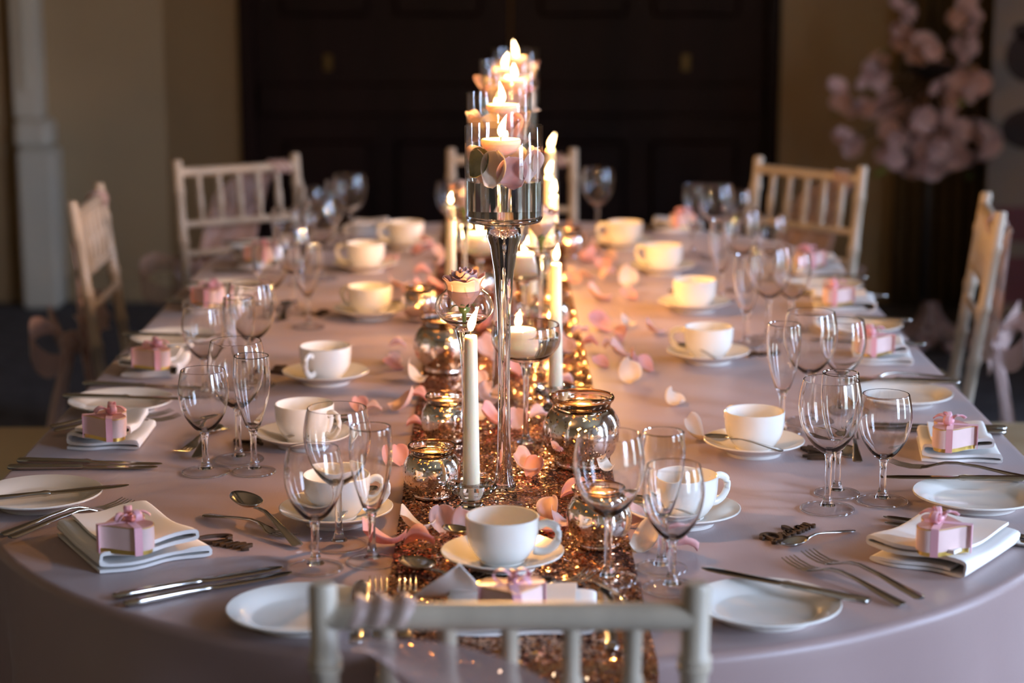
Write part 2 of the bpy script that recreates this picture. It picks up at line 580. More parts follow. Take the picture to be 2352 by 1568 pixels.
# pale pilaster near the corner, with a stepped plinth
a0, a1 = Q(36, 300, 8.25).x, Q(97, 300, 8.25).x
g = G().bbox(a0, a1, 8.22, YF + .01, .78, ZC, .01).bbox(a0 + .05, a1 - .05, 8.20, 8.23, .9, ZC, .008)
make('trim_2', [('pilaster', g.mesh('pilaster', 'paint', True, 30), None),
                ('plinth', G().bbox(a0 + .015, a1 + .055, 8.17, YF + .01, 0, .66, .012).mesh('plinth', 'paint', True, 30), None),
                ('plinth_cap', G().bbox(a0 + .0, a1 + .04, 8.19, YF + .01, .66, .78, .02).mesh('plinth_cap', 'paint', True, 30), None)], (0, 0, 0), kind='structure')
struct('trim_3', G().bbox(XL, a0 - .06, 8.30, YF + .01, 0, ZC, .01).mesh('dark_wall_strip', 'wall', True, 30))
struct('baseboard_far', G().bbox(a1 + .06, -1.45, YF - .025, YF, 0, .12, .006).bbox(1.63, XR, YF - .025, YF, 0, .12, .006).mesh('baseboard', 'wall', True, 30))
# rippled dark brown panel added between the door cheek and the banner
cx0, cx1 = Q(2062, 300, 8.2).x, Q(2290, 300, 8.2).x
cur = G().sheet(lambda u, v: (cx0 + (cx1 - cx0) * u, 8.22 + .018 * math.sin(u * 44), .02 + 3.1 * v), 90, 4, .006)
make('panel', [('curtain_cloth', cur.mesh('curtain_cloth', 'panel'), None),
                 ('curtain_rod', G().tube([(cx0 - .08, 8.22, 3.14), (cx1 + .08, 8.22, 3.14)], .014).mesh('curtain_rod', 'iron'), None)],
     (0, 0, 0), label='dark brown panel hanging on the far wall behind the blossom stand', cat='panel')

# ------------------------------------------------------------------ table under its cloth
TX, Y1, Y2, R = 0.018, 2.785, 4.695, 0.755
def outline(n_arc=56, n_str=40):
    o = []
    for k in range(n_arc + 1):
        a = PI + PI * k / n_arc
        o.append((0, Vector((math.cos(a), math.sin(a)))))
    for k in range(1, n_str):
        o.append((k / n_str, Vector((1, 0))))
    for k in range(n_arc + 1):
        a = PI * k / n_arc
        o.append((1, Vector((math.cos(a), math.sin(a)))))
    for k in range(1, n_str):
        o.append((1 - k / n_str, Vector((-1, 0))))
    return o
OUT = outline()
NO = len(OUT)
rings = [(rr, 0.0, 0.0) for rr in (0.0, .15, .3, .45, .6, R - .02)]
for k in range(7):
    a = PI / 2 * k / 6
    rings.append((R - .012 + .012 * math.sin(a), -.012 + .012 * math.cos(a), 0.0))
for z in (-.025, -.045, -.065, -.09, -.115, -.14, -.17, -.20, -.225):
    rings.append((R, z, min(1.0, (-z - .012) / .40)))
vs = []
per = 0.0
arc = []
for i, (s, d) in enumerate(OUT):
    p = Vector((TX, Y1 + (Y2 - Y1) * s)) + d * R
    if i:
        per += (p - last).length
    arc.append(per); last = p
for rr, z, fold in rings:
    for i, (s, d) in enumerate(OUT):
        t = arc[i]
        f = fold * (.044 * math.sin(t * 11.0 + 1.2 * math.sin(t * 2.1)) + .024 * math.sin(t * 27 + 2 * math.sin(t * 3.3)) + .03) * min(1, max(0, (abs(d.x) - .26) / .2))
        c = Vector((TX, Y1 + (Y2 - Y1) * s)) + d * (rr + f)
        vs.append((c.x, c.y, TOP + z))
fs = [(r * NO + i, r * NO + (i + 1) % NO, (r + 1) * NO + (i + 1) % NO, (r + 1) * NO + i) for r in range(len(rings) - 1) for i in range(NO)]
g = G().add(vs, [f[::-1] for f in fs])
make('tablecloth', g.mesh('tablecloth', 'cloth'), (0, 0, 0), label='dusky rose satin tablecloth over the whole long banquet table', cat='tablecloth')

leg = lambda x, y: ('leg', G().tube([(x, y, 0), (x, y, .70)], .016, 10).mesh('leg', 'iron'), None)
o2 = [(TX + (R - .03) * d.x, Y1 + (Y2 - Y1) * s_ + (R - .03) * d.y) for s_, d in OUT]
make('banquet_table', [('table_top', G().prism(o2, .70, .738).mesh('table_top', 'seat', True, 40), None), *[leg(x, y) for x in (-.40, .44) for y in (2.75, 3.74, 4.73)]],
     (0, 0, 0), label='long banquet table hidden under the rose tablecloth', cat='table')

# sequinned runner: net backing plus the sequins sewn to it
RW, RN, RF = 0.15, 2.03, 5.45
def run_at(s):
    """(y, z, tilt) of the runner, s = 0 over the near table edge, negative hanging down"""
    rr = .014
    if s >= 0:
        L = RF - RN
        if s <= L:
            return RN + s, TOP + .0015, 0.0
        s2 = s - L
        return RF + min(s2, rr), TOP + .0015 - max(0, s2 - rr), -PI / 2 * min(1, s2 / rr)
    a = min(PI / 2, -s / rr)
    return RN - rr * math.sin(a) - .004 * min(1, -s / .1), TOP + .0015 - rr + rr * math.cos(a) - max(0, -s - rr * PI / 2), a
def run_x(t, y):
    return 0.004 - .0115 * (y - 2.2) + t
S0, S1 = -.19, RF - RN + .17
g = G()
NS = 120
ss = [S0 + (S1 - S0) * k / NS for k in range(NS + 1)] + [-.022, -.016, -.010, -.005, 0]
ss.sort()
vs = []
for s in ss:
    y, z, a = run_at(s)
    for t in (-RW, -RW / 2, 0, RW / 2, RW):
        vs.append((run_x(t, y), y, z))
fs = [(i * 5 + k, i * 5 + k + 1, i * 5 + k + 6, i * 5 + k + 5) for i in range(len(ss) - 1) for k in range(4)]
back = G().add(vs, fs).mesh('net_backing', 'backing')
rng = np.random.default_rng(3)
pitch = .0036
na, nb = int((S1 - S0) / pitch), int(2 * RW / pitch)
ii, jj = np.meshgrid(np.arange(na), np.arange(nb), indexing='ij')
s = S0 + (ii + .5 * (jj % 2)) * pitch + rng.normal(0, .0006, ii.shape)
t = -RW + (jj + .5) * pitch + rng.normal(0, .0006, ii.shape)
s, t = s.ravel(), t.ravel()
yza = np.array([run_at(x) for x in s])
K = len(s)
tilt = np.clip(rng.normal(0, .27, K), -.7, .7)
# patches where the cloth is ruffled tilt their sequins together
pt = .16 * np.sin(s * 31 + 5 * np.sin(t * 40)) + .10 * np.sin(t * 70 + s * 13)
az = rng.uniform(0, 2 * PI, K)
nx, ny = np.sin(tilt) * np.cos(az), np.sin(tilt) * np.sin(az) + pt * .6
nz = np.ones(K)
nn = np.stack([nx, ny, nz], 1)
ca, sa = np.cos(-yza[:, 2]), np.sin(-yza[:, 2])
nn = np.stack([nn[:, 0], nn[:, 1] * ca + nn[:, 2] * sa, -nn[:, 1] * sa + nn[:, 2] * ca], 1)
nn /= np.linalg.norm(nn, axis=1)[:, None]
ref = np.where(np.abs(nn[:, [2]]) > .9, np.array([[1., 0, 0]]), np.array([[1., 0, 0.2]]))
ua = np.cross(nn, ref); ua /= np.linalg.norm(ua, axis=1)[:, None]
ub = np.cross(nn, ua)
cen = np.stack([0.004 - .0115 * (yza[:, 0] - 2.2) + t, yza[:, 0], yza[:, 1]], 1)
base_n = np.stack([np.zeros(K), np.sin(-yza[:, 2]), np.cos(yza[:, 2])], 1)
cen += base_n * (.0012 + rng.uniform(0, .0008, K))[:, None]
rad = .00215
ang = np.arange(6) * PI / 3
V = cen[:, None, :] + rad * (ua[:, None, :] * np.cos(ang)[None, :, None] + ub[:, None, :] * np.sin(ang)[None, :, None])
me = bpy.data.meshes.new('sequins')
me.vertices.add(K * 6)
me.vertices.foreach_set('co', V.astype(np.float32).ravel())
me.loops.add(K * 6)
me.loops.foreach_set('vertex_index', np.arange(K * 6, dtype=np.int32))
me.polygons.add(K)
me.polygons.foreach_set('loop_start', np.arange(0, K * 6, 6, dtype=np.int32))
me.update(calc_edges=True)
me.materials.append(M['sequin'])
rn = make('table_runner', [('net_backing', back, None), ('sequins', me, None)], (0, 0, 0),
          label='rose gold sequinned runner down the middle of the table, hanging over the near end', cat='table runner')
for c in rn.children:
    if c.name.startswith('sequins'):
        c['kind'] = 'stuff'

# ------------------------------------------------------------------ chairs
def ringed(r, z0, z1, rings_, r_end=None):
    """a turned bamboo style stick: profile with small collars"""
    pr_ = [(0, z0), (r * .9, z0), (r, z0 + .004)]
    for z in rings_:
        pr_ += [(r, z - .010), (r * 1.22, z - .006), (r * 1.22, z - .001), (r * 1.02, z + .001), (r * 1.22, z + .003), (r * 1.22, z + .008), (r, z + .012)]
    pr_ += [(r, z1 - .006), (r * .8, z1 - .001), (0, z1)]
    return pr_
def sheared(g_, k, z0):
    """lean a stick backwards above z0"""
    g_.v = [(x, y - k * max(0, z - z0) , z) for x, y, z in g_.v]
    return g_
def back_y(z):
    return -.20 - .13 * max(0, z - .45)
def chair_spec():
    parts = []
    for sx in (-1, 1):
        g_ = G().lathe(ringed(.0135, 0, .92, (.12, .30, .47, .58, .70, .835)), 14, Matrix.Translation((sx * .175, -.20, 0)))
        parts.append(('back_post', sheared(g_, .13, .45).mesh('back_post', 'limewash', True, 40), None))
        g_ = G().lathe(ringed(.0145, 0, .44, (.10, .26, .38)), 12, Matrix.Translation((sx * .185, .18, 0)))
        parts.append(('front_leg', g_.mesh('front_leg', 'limewash', True, 40), None))
        g_ = G().tube([(sx * .18, -.20, .22), (sx * .185, .18, .22)], .009)
        parts.append(('stretcher', g_.mesh('stretcher', 'limewash', True, 40), None))
    for z, r in ((.885, .0135), (.745, .010), (.665, .010)):
        g_ = G().tube([(-.175, back_y(z), z), (.175, back_y(z), z)], r, 10)
        parts.append(('back_rail', g_.mesh('back_rail', 'limewash', True, 40), None))
    for k in range(5):
        x = -.175 + .35 * (k + 1) / 6
        pts = [(x * (1 - .0), back_y(.745), .745)] + [(x, back_y(z), z) for z in (.78, .785, .82, .825, .86)] + [(x, back_y(.888), .888)]
        g_ = G().tube(pts, [.0082, .0082, .0105, .0105, .0082, .0085, .009], 10)
        parts.append(('spindle', g_.mesh('spindle', 'limewash', True, 40), None))
    g_ = G().tube([(-.185, .18, .20), (.185, .18, .20)], .009).tube([(-.175, -.20, .20), (.175, -.20, .20)], .009)
    parts.append(('cross_stretcher', g_.mesh('cross_stretcher', 'limewash', True, 40), None))
    parts.append(('seat_frame', G().bbox(-.20, .20, -.215, .20, .425, .45, .006).mesh('seat_frame', 'limewash', True, 40), None))
    parts.append(('seat_pad', G().bbox(-.195, .195, -.19, .195, .45, .485, .016).mesh('seat_pad', 'seat', True, 60), None))
    return parts
CH = chair_spec()
def sash_spec():
    """organza tied to the occupant's left back corner, swept across the back and knotted low on the other side"""
    def swag(u, v):
        z = .872 - .02 * v - (.36 + .10 * (v - .5)) * u ** 1.1 + .02 * math.sin(v * 11 + u * 4) * u
        x = -.130 + .29 * u - .19 * (v - .5) * (1 - abs(2 * u - 1)) * .6 + (v - .5) * .05 * (1 - u)
        return (x, back_y(z) - .034 - .008 * math.sin(v * 19 + u * 5) * (.3 + u) - .012 * math.sin(PI * u), z - .16 * (v - .5) * math.sin(PI * min(1, u * 1.1)))
    a = G().sheet(swag, 26, 18, 0).mesh('swag', 'sash')
    def wrap(u, v):
        th = PI * (1.05 - 1.25 * v)
        r = .0185 + .003 * math.sin(u * 16 + v * 3)
        return (-.152 + .055 * u + .010 * math.sin(v * 4), back_y(.885) - r * 1.15 * math.cos(PI - th), .885 + r * math.sin(th) - .02 * max(0, v - .8) * 5 * .3)
    col = G().sheet(wrap, 12, 16, 0).mesh('corner_wrap', 'sash')
    def band(u, v):
        z = .60 + .10 * (v - .5)
        return (-.195 + .39 * u, back_y(z) - .034 - .006 * math.sin(v * 14) - .01 * math.sin(PI * u), z + .012 * math.sin(u * 7))
    b = G().sheet(band, 20, 8, 0).mesh('waist_band', 'sash')
    kn = G().lathe([(0, -.03), (.02, -.022), (.028, 0), (.02, .022), (0, .03)], 12, Matrix.Translation((.125, back_y(.58) - .066, .58))).mesh('knot', 'sash')
    def loop(sgn):
        def f(u, v):
            th = 2 * PI * u
            return (.125 + sgn * (.075 - .075 * math.cos(th)) * .9, back_y(.58) - .070 - .06 * math.sin(PI * u) - .02 * math.sin(th), .585 + .045 * math.sin(th) + .07 * (v - .5) * math.sin(PI * u))
        return G().sheet(f, 20, 6, 0).mesh('bow_loop', 'sash')
    def tail(sgn):
        def f(u, v):
            return (.125 + sgn * (.02 + .05 * u) + (v - .5) * (.03 + .12 * u), back_y(.58) - .070 - .05 * math.sin(u * 2) - .012 * math.sin(v * 9 + u * 3), .57 - .38 * u)
        return G().sheet(f, 14, 8, 0).mesh('tail', 'sash')
    return [('swag', a, None), ('corner_wrap', col, None), ('waist_band', b, None),
            ('bow', kn, [('bow_loop', loop(1), None), ('bow_loop', loop(-1), None), ('tail', tail(1), None), ('tail', tail(-1), None)])]
SA = sash_spec()
def chair(top_mid, ang, where, sash=True):
    """top_mid: ground position of the middle of the top rail; ang: heading of the sitter"""
    h = ang - PI / 2
    off = Vector((0, back_y(.905), 0))
    off.rotate(Euler((0, 0, h)))
    loc = Vector((top_mid[0], top_mid[1], 0)) - off
    make('banquet_chair', CH, loc, h, 'limewashed spindle back chair ' + where, 'chair', 'limewashed chairs round the table')
    if sash:
        make('chair_sash', SA, loc, h, 'sheer pink organza sash on the chair ' + where, 'sash', 'organza sashes on the chairs')
def top_of(px, py):
    """ground point under a post top seen at this pixel"""
    p = P(px, py, .915)
    return p
a, b = top_of(738, 1347), top_of(1603, 1347)
chair(((a.x + b.x) / 2, (a.y + b.y) / 2), PI / 2, 'closest to the camera at the near end')
for (l, r), where in ((((424, 370), (661, 356)), 'facing us at the far left corner'),
                      (((1745, 362), (1978, 385)), 'facing us at the far right corner')):
    a, b = top_of(*l), top_of(*r)
    d = (b - a).normalized()
    chair(((a.x + b.x) / 2, (a.y + b.y) / 2), math.atan2(-d.x, d.y) if False else math.atan2(-d.x, d.y), where)
a, b = top_of(1042, 342), top_of(1312, 345)
chair(((a.x + b.x) / 2, (a.y + b.y) / 2), -PI / 2, 'behind the tall vases at the far end')
a, b = top_of(165, 458), top_of(229, 431)
chair(((a.x + b.x) / 2, (a.y + b.y) / 2), math.radians(1.5), 'seen edge on along the left side')
a, b = top_of(2262, 452), top_of(2300, 482)
chair(((a.x + b.x) / 2, (a.y + b.y) / 2), math.radians(172), 'seen edge on along the right side')
chair((-1.30, 3.98), 0.0, 'nearest on the left, only its seat showing')
chair((1.36, 4.02), PI, 'nearest on the right, only its seat showing')

# ------------------------------------------------------------------ tableware kinds
def glass_spec(rb, rr, hb, h, rf, stem_r, kind):
    """bowl: widest rb, rim rr, bottom at hb, total height h, foot rf"""
    th = .0011
    if kind == 'flute':
        out = [(.003, hb), (.010, hb + .006), (rb * .62, hb + (h - hb) * .22), (rb * .88, hb + (h - hb) * .45), (rb, hb + (h - hb) * .70), (rr + .001, h - .002), (rr, h)]
    else:
        H = h - hb
        out = [(.003, hb), (.012, hb + .004), (rb * .60, hb + H * .16), (rb * .86, hb + H * .34), (rb, hb + H * .58), (rb * .985, hb + H * .78), (rr + .001, h - .002), (rr, h)]
    o = [(p.x, p.z) for p in smooth_path([(r, 0, z) for r, z in out], 4)]
    inn = [(max(0.0, r - th), z + (.004 * (1 - min(1, (z - hb) / .03)) if z < hb + .03 else 0)) for r, z in o]
    inn[0] = (0, hb + .006)
    prof = [(r, z) for r, z in inn] + [(o[-1][0] - th / 2, o[-1][1] + .0005)] + o[::-1]
    bowl = G().lathe(prof[::-1], 40).mesh('bowl', 'solid', True, 50)
    zb = .0065
    stem = [(0, zb), (stem_r * 2.4, zb), (stem_r * 1.5, zb + .006), (stem_r * 1.08, zb + .014), (stem_r, zb + .02), (stem_r, hb - .012), (stem_r * 1.15, hb - .005), (stem_r * 1.5, hb + .001), (0, hb + .003)]
    st = G().lathe(stem, 16).mesh('stem', 'solid')
    foot = G().lathe([(0, .0), (rf * .93, .0), (rf, .0008), (rf, .0022), (rf * .8, .0028), (rf * .4, .0042), (stem_r * 2.4, .0068), (0, .0068)], 36).mesh('foot', 'foot')
    ring = G().lathe([(rf - .0012, .0003), (rf + .0002, .0004), (rf + .0006, .0014), (rf + .0002, .0025), (rf - .0012, .0027), (rf - .0018, .0015)], 40, close=True).mesh('foot_rim', 'solid')
    return [('bowl', bowl, None), ('stem', st, None), ('foot', foot, [('foot_rim', ring, None)])]
GL = {
    'large': glass_spec(.0425, .037, .078, .180, .0365, .0045, 'wine'),
    'small': glass_spec(.0365, .0315, .060, .152, .0345, .0047, 'wine'),
    'flute': glass_spec(.0268, .0245, .062, .172, .0315, .0045, 'flute'),
}
cup_o = [(0, 0), (.026, 0), (.0275, .002), (.027, .004), (.033, .010), (.0405, .022), (.0440, .036), (.0450, .050), (.0453, .0585)]
cup_o = cup_o[:4] + [(p.x, p.z) for p in smooth_path([(r, 0, z) for r, z in cup_o[4:]], 4)]
cup_i = [(r - .0030, z) for r, z in cup_o[4:]][::-1]
cup = G().lathe(cup_o + [(.0440, .0595)] + cup_i + [(.024, .0065), (0, .006)], 40).mesh('cup_body', 'china', True, 50)
hp = smooth_path([(.0438, 0, .047), (.054, 0, .052), (.0655, 0, .047), (.069, 0, .035), (.062, 0, .022), (.050, 0, .0155), (.0385, 0, .017)], 4)
CUP = [('cup_body', cup, None), ('handle', G().tube(hp, .0042, 10, 1.25).mesh('handle', 'china'), None)]
SAUCER = G().lathe([(0, .004), (.036, .004), (.037, 0), (.041, 0), (.043, .005), (.058, .012), (.0735, .0195), (.0755, .0208), (.0757, .0222), (.0745, .0228), (.058, .0158), (.042, .0095), (.034, .0075), (.031, .0066), (0, .0066)], 44).mesh('saucer', 'china', True, 40)
PLATE = G().lathe([(0, .003), (.050, .003), (.051, 0), (.055, 0), (.057, .004), (.066, .009), (.083, .0150), (.0858, .0165), (.0862, .0182), (.0850, .0190), (.080, .0178), (.066, .0128), (.060, .0085), (.055, .0066), (0, .0062)], 52).mesh('side_plate', 'china', True, 40)

def knife_spec(L=.218):
    h = G().loft([(0, .0042, .0045, .0022), (.003, .0042, .0075, .0036), (.02, .0042, .0078, .0040), (.07, .0042, .0066, .0036), (.098, .0042, .0050, .0034), (.104, .0042, .0062, .0040), (.110, .0042, .0055, .0030)])
    b = G().loft([(.108, .0042, .0052, .0022), (.118, .0040, .0078, .0014), (.150, .0038, .0098, .0010), (.190, .0036, .0100, .0008), (.206, .0036, .0084, .0007), (.214, .0036, .0055, .0006), (L, .0036, .0016, .0004)])
    return [('handle', h.mesh('handle', 'steel', True, 50), None), ('blade', b.mesh('blade', 'steel', True, 50), None)]
def fork_spec(k=1.0):
    h = G().loft([(0, .0030, .0050, .0012), (.004, .0032, .0088, .0016), (.03, .0062, .0072, .0016), (.075, .0125, .0042, .0017), (.105, .0150, .0032, .0020), (.122, .0135, .0034, .0020), (.134, .0100, .0055, .0016)])
    hd = G().loft([(.131, .0110, .0040, .0015), (.138, .0086, .0085, .0011), (.146, .0060, .0112, .0009), (.156, .0040, .0118, .0009)])
    for y in (-.0098, -.0033, .0033, .0098):
        hd.loft([(.153, .0044, .0021, .0009), (.170, .0034, .0018, .0008), (.188, .0056, .0014, .0007), (.200, .0092, .0006, .0004)], 6, Matrix.Translation((0, y, 0)))
    s = Matrix.Scale(k, 4)
    for q in (h, hd):
        q.v = [tuple(c * k for c in p) for p in q.v]
    return [('handle', h.mesh('handle', 'steel', True, 50), None), ('tines', hd.mesh('tines', 'steel', True, 50), None)]
def spoon_spec(k=1.0):
    h = G().loft([(0, .0030, .0050, .0012), (.004, .0032, .0088, .0016), (.03, .0062, .0072, .0016), (.075, .0120, .0042, .0017), (.102, .0140, .0032, .0019), (.118, .0120, .0034, .0018), (.128, .0100, .0050, .0012)])
    def bowl(u, v):
        th, r = 2 * PI * u, max(v, .001)
        ex = .034 * (1 + .10 * math.cos(th))
        x, y = .158 + ex * r * math.cos(th), .0205 * r * math.sin(th)
        return (x, y, .0013 + .0105 * r ** 2.2 - .002 * (x - .158) / .034 * r)
    b = G().sheet(bowl, 28, 6, .0011)
    for q in (h, b):
        q.v = [tuple(c * k for c in p) for p in q.v]
    return [('handle', h.mesh('handle', 'steel', True, 50), None), ('spoon_bowl', b.mesh('spoon_bowl', 'steel'), None)]
KNIFE, FORK, SPOON = knife_spec(), fork_spec(), spoon_spec()
DFORK, DSPOON, TSPOON = fork_spec(.86), spoon_spec(.95), spoon_spec(.68)
LEN = {'knife': .218, 'fork': .200, 'spoon': .194, 'dfork': .172, 'dspoon': .184, 'tspoon': .132}
CUT = {'knife': (KNIFE, 'dinner_knife', 'knife'), 'fork': (FORK, 'dinner_fork', 'fork'), 'dfork': (DFORK, 'dessert_fork', 'fork'),
       'dspoon': (DSPOON, 'dessert_spoon', 'spoon'), 'tspoon': (TSPOON, 'teaspoon', 'spoon')}
def cutlery(kind, h, t, label, lift=0.0005, tilt=0.0, roll=0.0):
    """handle end and tip given by where they are seen"""
    spec, nm, cat = CUT[kind]
    a, b = P(*h, TOP + lift), P(*t, TOP + lift)
    d = (b - a).normalized()
    m = (a + b) / 2 - d * LEN[kind] / 2
    yaw = math.atan2(d.y, d.x)
    make(nm, spec, m, Euler((roll, -tilt, yaw)), label, cat, 'cutlery laid on the table')

def napkin_spec(var):
    if var == 0:
        path = [(-.082, .0026), (.0, .0024), (.078, .0028), (.0875, .0065), (.080, .0105), (.02, .0092), (-.070, .0100), (-.079, .0150), (-.070, .0205), (-.01, .0165), (.060, .0205), (.069, .0255), (.060, .0290), (.0, .0245), (-.060, .0268)]
    else:
        path = [(-.075, .0026), (.0, .0024), (.078, .0026), (.086, .0075), (.078, .0130), (.0, .0125), (-.060, .0122), (-.050, .0072), (.04, .0075), (.065, .0090)]
        path = [(.060, .0080), (-.050, .0072), (-.076, .0028), (.0, .0024), (.076, .0028), (.0865, .0100), (.079, .0175), (.0, .0160), (-.075, .0180), (-.0845, .0215), (-.074, .0255), (.0, .0222), (.066, .0250)]
    c = smooth_path([(x, 0, z) for x, z in path], 5)
    th = .0020
    L, Rr = [], []
    for i, p in enumerate(c):
        t = (c[min(i + 1, len(c) - 1)] - c[max(i - 1, 0)]).normalized()
        nrm = Vector((-t.z, 0, t.x))
        L.append(p + nrm * th); Rr.append(p - nrm * th)
    loop = L + Rr[::-1]
    n = len(loop)
    g_ = G()
    vs = []
    NYY = 10
    for k in range(NYY + 1):
        v = k / NYY
        y = -.062 + .128 * v
        sag = 1.0 - .42 * math.sin(PI * v) ** 2 * .5
        for p in loop:
            puff = 1.0 + (.22 * (1 - v) if p.z > .012 else 0)
            vs.append((p.x * (1 - .04 * v) + .012 * v, y + .004 * math.sin(p.x * 50), max(.0004, p.z * sag * puff)))
    fs = [(k * n + i, k * n + (i + 1) % n, (k + 1) * n + (i + 1) % n, (k + 1) * n + i) for k in range(NYY) for i in range(n)]
    m = len(L)
    for base in (0, NYY * n):
        q = [(base + i, base + i + 1, base + n - 2 - i, base + n - 1 - i) for i in range(m - 1)]
        fs += [f[::-1] for f in q] if base == 0 else q
    return g_.add(vs, [f[::-1] for f in fs]).mesh('napkin', 'napkin', True, 60)
NAP = [napkin_spec(0), napkin_spec(1)]
NAP_TOP = (.0225, .0210)
CORNER = G().sheet(lambda u, v: (-.075 + .050 * (u - .5) * (1 - v) * 2 + .012 * v, .035 + .012 * math.sin(PI * u) - .02 * v, .016 + .046 * v), 8, 8, .0012).mesh('folded_corner', 'napkin')

def heart(s, n=40):
    o = []
    for k in range(n):
        t = 2 * PI * k / n
        o.append((s * 16 * math.sin(t) ** 3 / 16, s * (13 * math.cos(t) - 5 * math.cos(2 * t) - 2 * math.cos(3 * t) - math.cos(4 * t)) / 17.0 + s * .12))
    return o[::-1]
def box_spec():
    ho, hi = heart(.0375), heart(.0350)
    body = G().prism(hi, .0, .012).mesh('base_tray', 'gold', True, 40)
    side = G().prism(ho, .006, .0335).mesh('lid_side', 'pink_card', True, 40)
    rim = G().prism(heart(.0378), .0335, .0345).mesh('gold_rim', 'gold', True, 40)
    top = G().prism(heart(.0366), .0345, .0352).mesh('lid_top', 'lid_card', True, 40)
    w_ = .0048
    def edge(out, ax, c):
        best = [p for p in out if abs(p[1 - ax] - c) < .006]
        return min(p[ax] for p in best) - .0006, max(p[ax] for p in best) + .0006
    x0, x1 = edge(ho, 0, .006)
    y0, y1 = edge(ho, 1, 0.0)
    y1 = max(y1, .012)
    rb = G()
    rb.box(x0, x1, .006 - w_, .006 + w_, .0352, .0358).box(x0 - .0005, x0 + .0008, .006 - w_, .006 + w_, .0006, .0358).box(x1 - .0008, x1 + .0005, .006 - w_, .006 + w_, .0006, .0358)
    rb.box(-w_, w_, y0, y1, .0353, .0359).box(-w_, w_, y0 - .0005, y0 + .0008, .0006, .0359).box(-w_, w_, y1 - .0008, y1 + .0005, .0006, .0359)
    kn = G().lathe([(0, -.004), (.005, -.003), (.006, 0), (.005, .003), (0, .004)], 12, Matrix.Translation((0, .006, .0405)))
    def loop(a):
        def f(u, v):
            th = 2 * PI * u
            r = .0105 * (1 - math.cos(th))
            z = .0405 + .0075 * math.sin(th) + .004 * math.sin(PI * u)
            s = (v - .5) * .0105 * (.45 + .55 * math.sin(PI * u))
            return (r * math.cos(a) - s * math.sin(a), .006 + r * math.sin(a) + s * math.cos(a), z)
        return G().sheet(f, 18, 3, .0004).mesh('bow_loop', 'ribbon')
    def tail(a):
        def f(u, v):
            r = .026 * u
            s = (v - .5) * .0095
            return (r * math.cos(a) - s * math.sin(a), .006 + r * math.sin(a) + s * math.cos(a), .040 + .009 * math.sin(u * 2.6) - .003 * u + .002 * math.cos(v * 5))
        return G().sheet(f, 8, 3, .0004).mesh('ribbon_tail', 'ribbon')
    return [('base_tray', body, None, 'gold base tray'), ('lid_side', side, None), ('gold_rim', rim, None, 'gold edge of the lid'), ('lid_top', top, None),
            ('ribbon', rb.mesh('ribbon', 'ribbon', True, 40), [('knot', kn.mesh('knot', 'ribbon'), None), ('bow_loop', loop(.35), None), ('bow_loop', loop(PI - .25), None),
                                                         ('ribbon_tail', tail(1.2), None), ('ribbon_tail', tail(-.9), None)])]
BOX = box_spec()

# laser cut names: strokes in x-height units
LET = {
    'C': ([[(1.5, 1.35), (1.45, 1.75), (1.0, 1.95), (.4, 1.5), (.05, .8), (.15, .15), (.65, -.02), (1.2, .2), (1.5, .45)]], 1.5),
    'D': ([[(.75, 1.75), (.55, 1.0), (.35, .2), (.1, 0), (-.05, .15), (.3, .25), (.8, 0), (1.5, .35), (1.75, 1.1), (1.4, 1.75), (.7, 1.95), (.1, 1.6), (.05, 1.25)]], 1.75),
    'T': ([[(-.1, 1.6), (.2, 1.85), (.9, 1.75), (1.6, 1.9)], [(.9, 1.75), (.75, .8), (.55, .05), (.2, .05)]], 1.1),
    'M': ([[(0, .05), (.2, .1), (.5, 1.8), (.8, .3), (1.3, 1.85), (1.4, .2), (1.7, .1)]], 1.7),
    'e': ([[(0, .25), (.45, .55), (.6, .85), (.35, 1.0), (.1, .6), (.25, .1), (.6, .05), (.85, .3)]], .85),
    'c': ([[(.0, .3), (.2, .6), (.55, .95), (.65, .8), (.35, 1.0), (.1, .55), (.3, .08), (.65, .08), (.85, .3)]], .85),
    'l': ([[(0, .25), (.5, 1.1), (.6, 1.75), (.4, 1.9), (.3, 1.3), (.3, .3), (.5, .02), (.75, .25)]], .75),
    'a': ([[(0, .3), (.3, .8), (.75, .95), (.4, 1.0), (.1, .5), (.3, .03), (.65, .5), (.8, .95), (.75, .3), (.9, .05), (1.1, .3)]], 1.1),
    'n': ([[(0, .3), (.2, .95), (.25, .05), (.5, .85), (.75, .95), (.8, .3), (.95, .05), (1.2, .3)]], 1.2),
    'm': ([[(0, .3), (.2, .95), (.25, .05), (.5, .85), (.7, .95), (.75, .05), (1.0, .85), (1.2, .95), (1.25, .3), (1.4, .05), (1.65, .3)]], 1.65),
    'o': ([[(0, .4), (.4, 1.0), (.1, .5), (.35, .03), (.7, .4), (.6, .9), (.4, 1.0), (.7, .8), (.95, .85)]], .95),
    'u': ([[(0, .3), (.2, .95), (.2, .3), (.4, .03), (.7, .4), (.8, .95), (.8, .3), (.95, .05), (1.1, .3)]], 1.1),
}
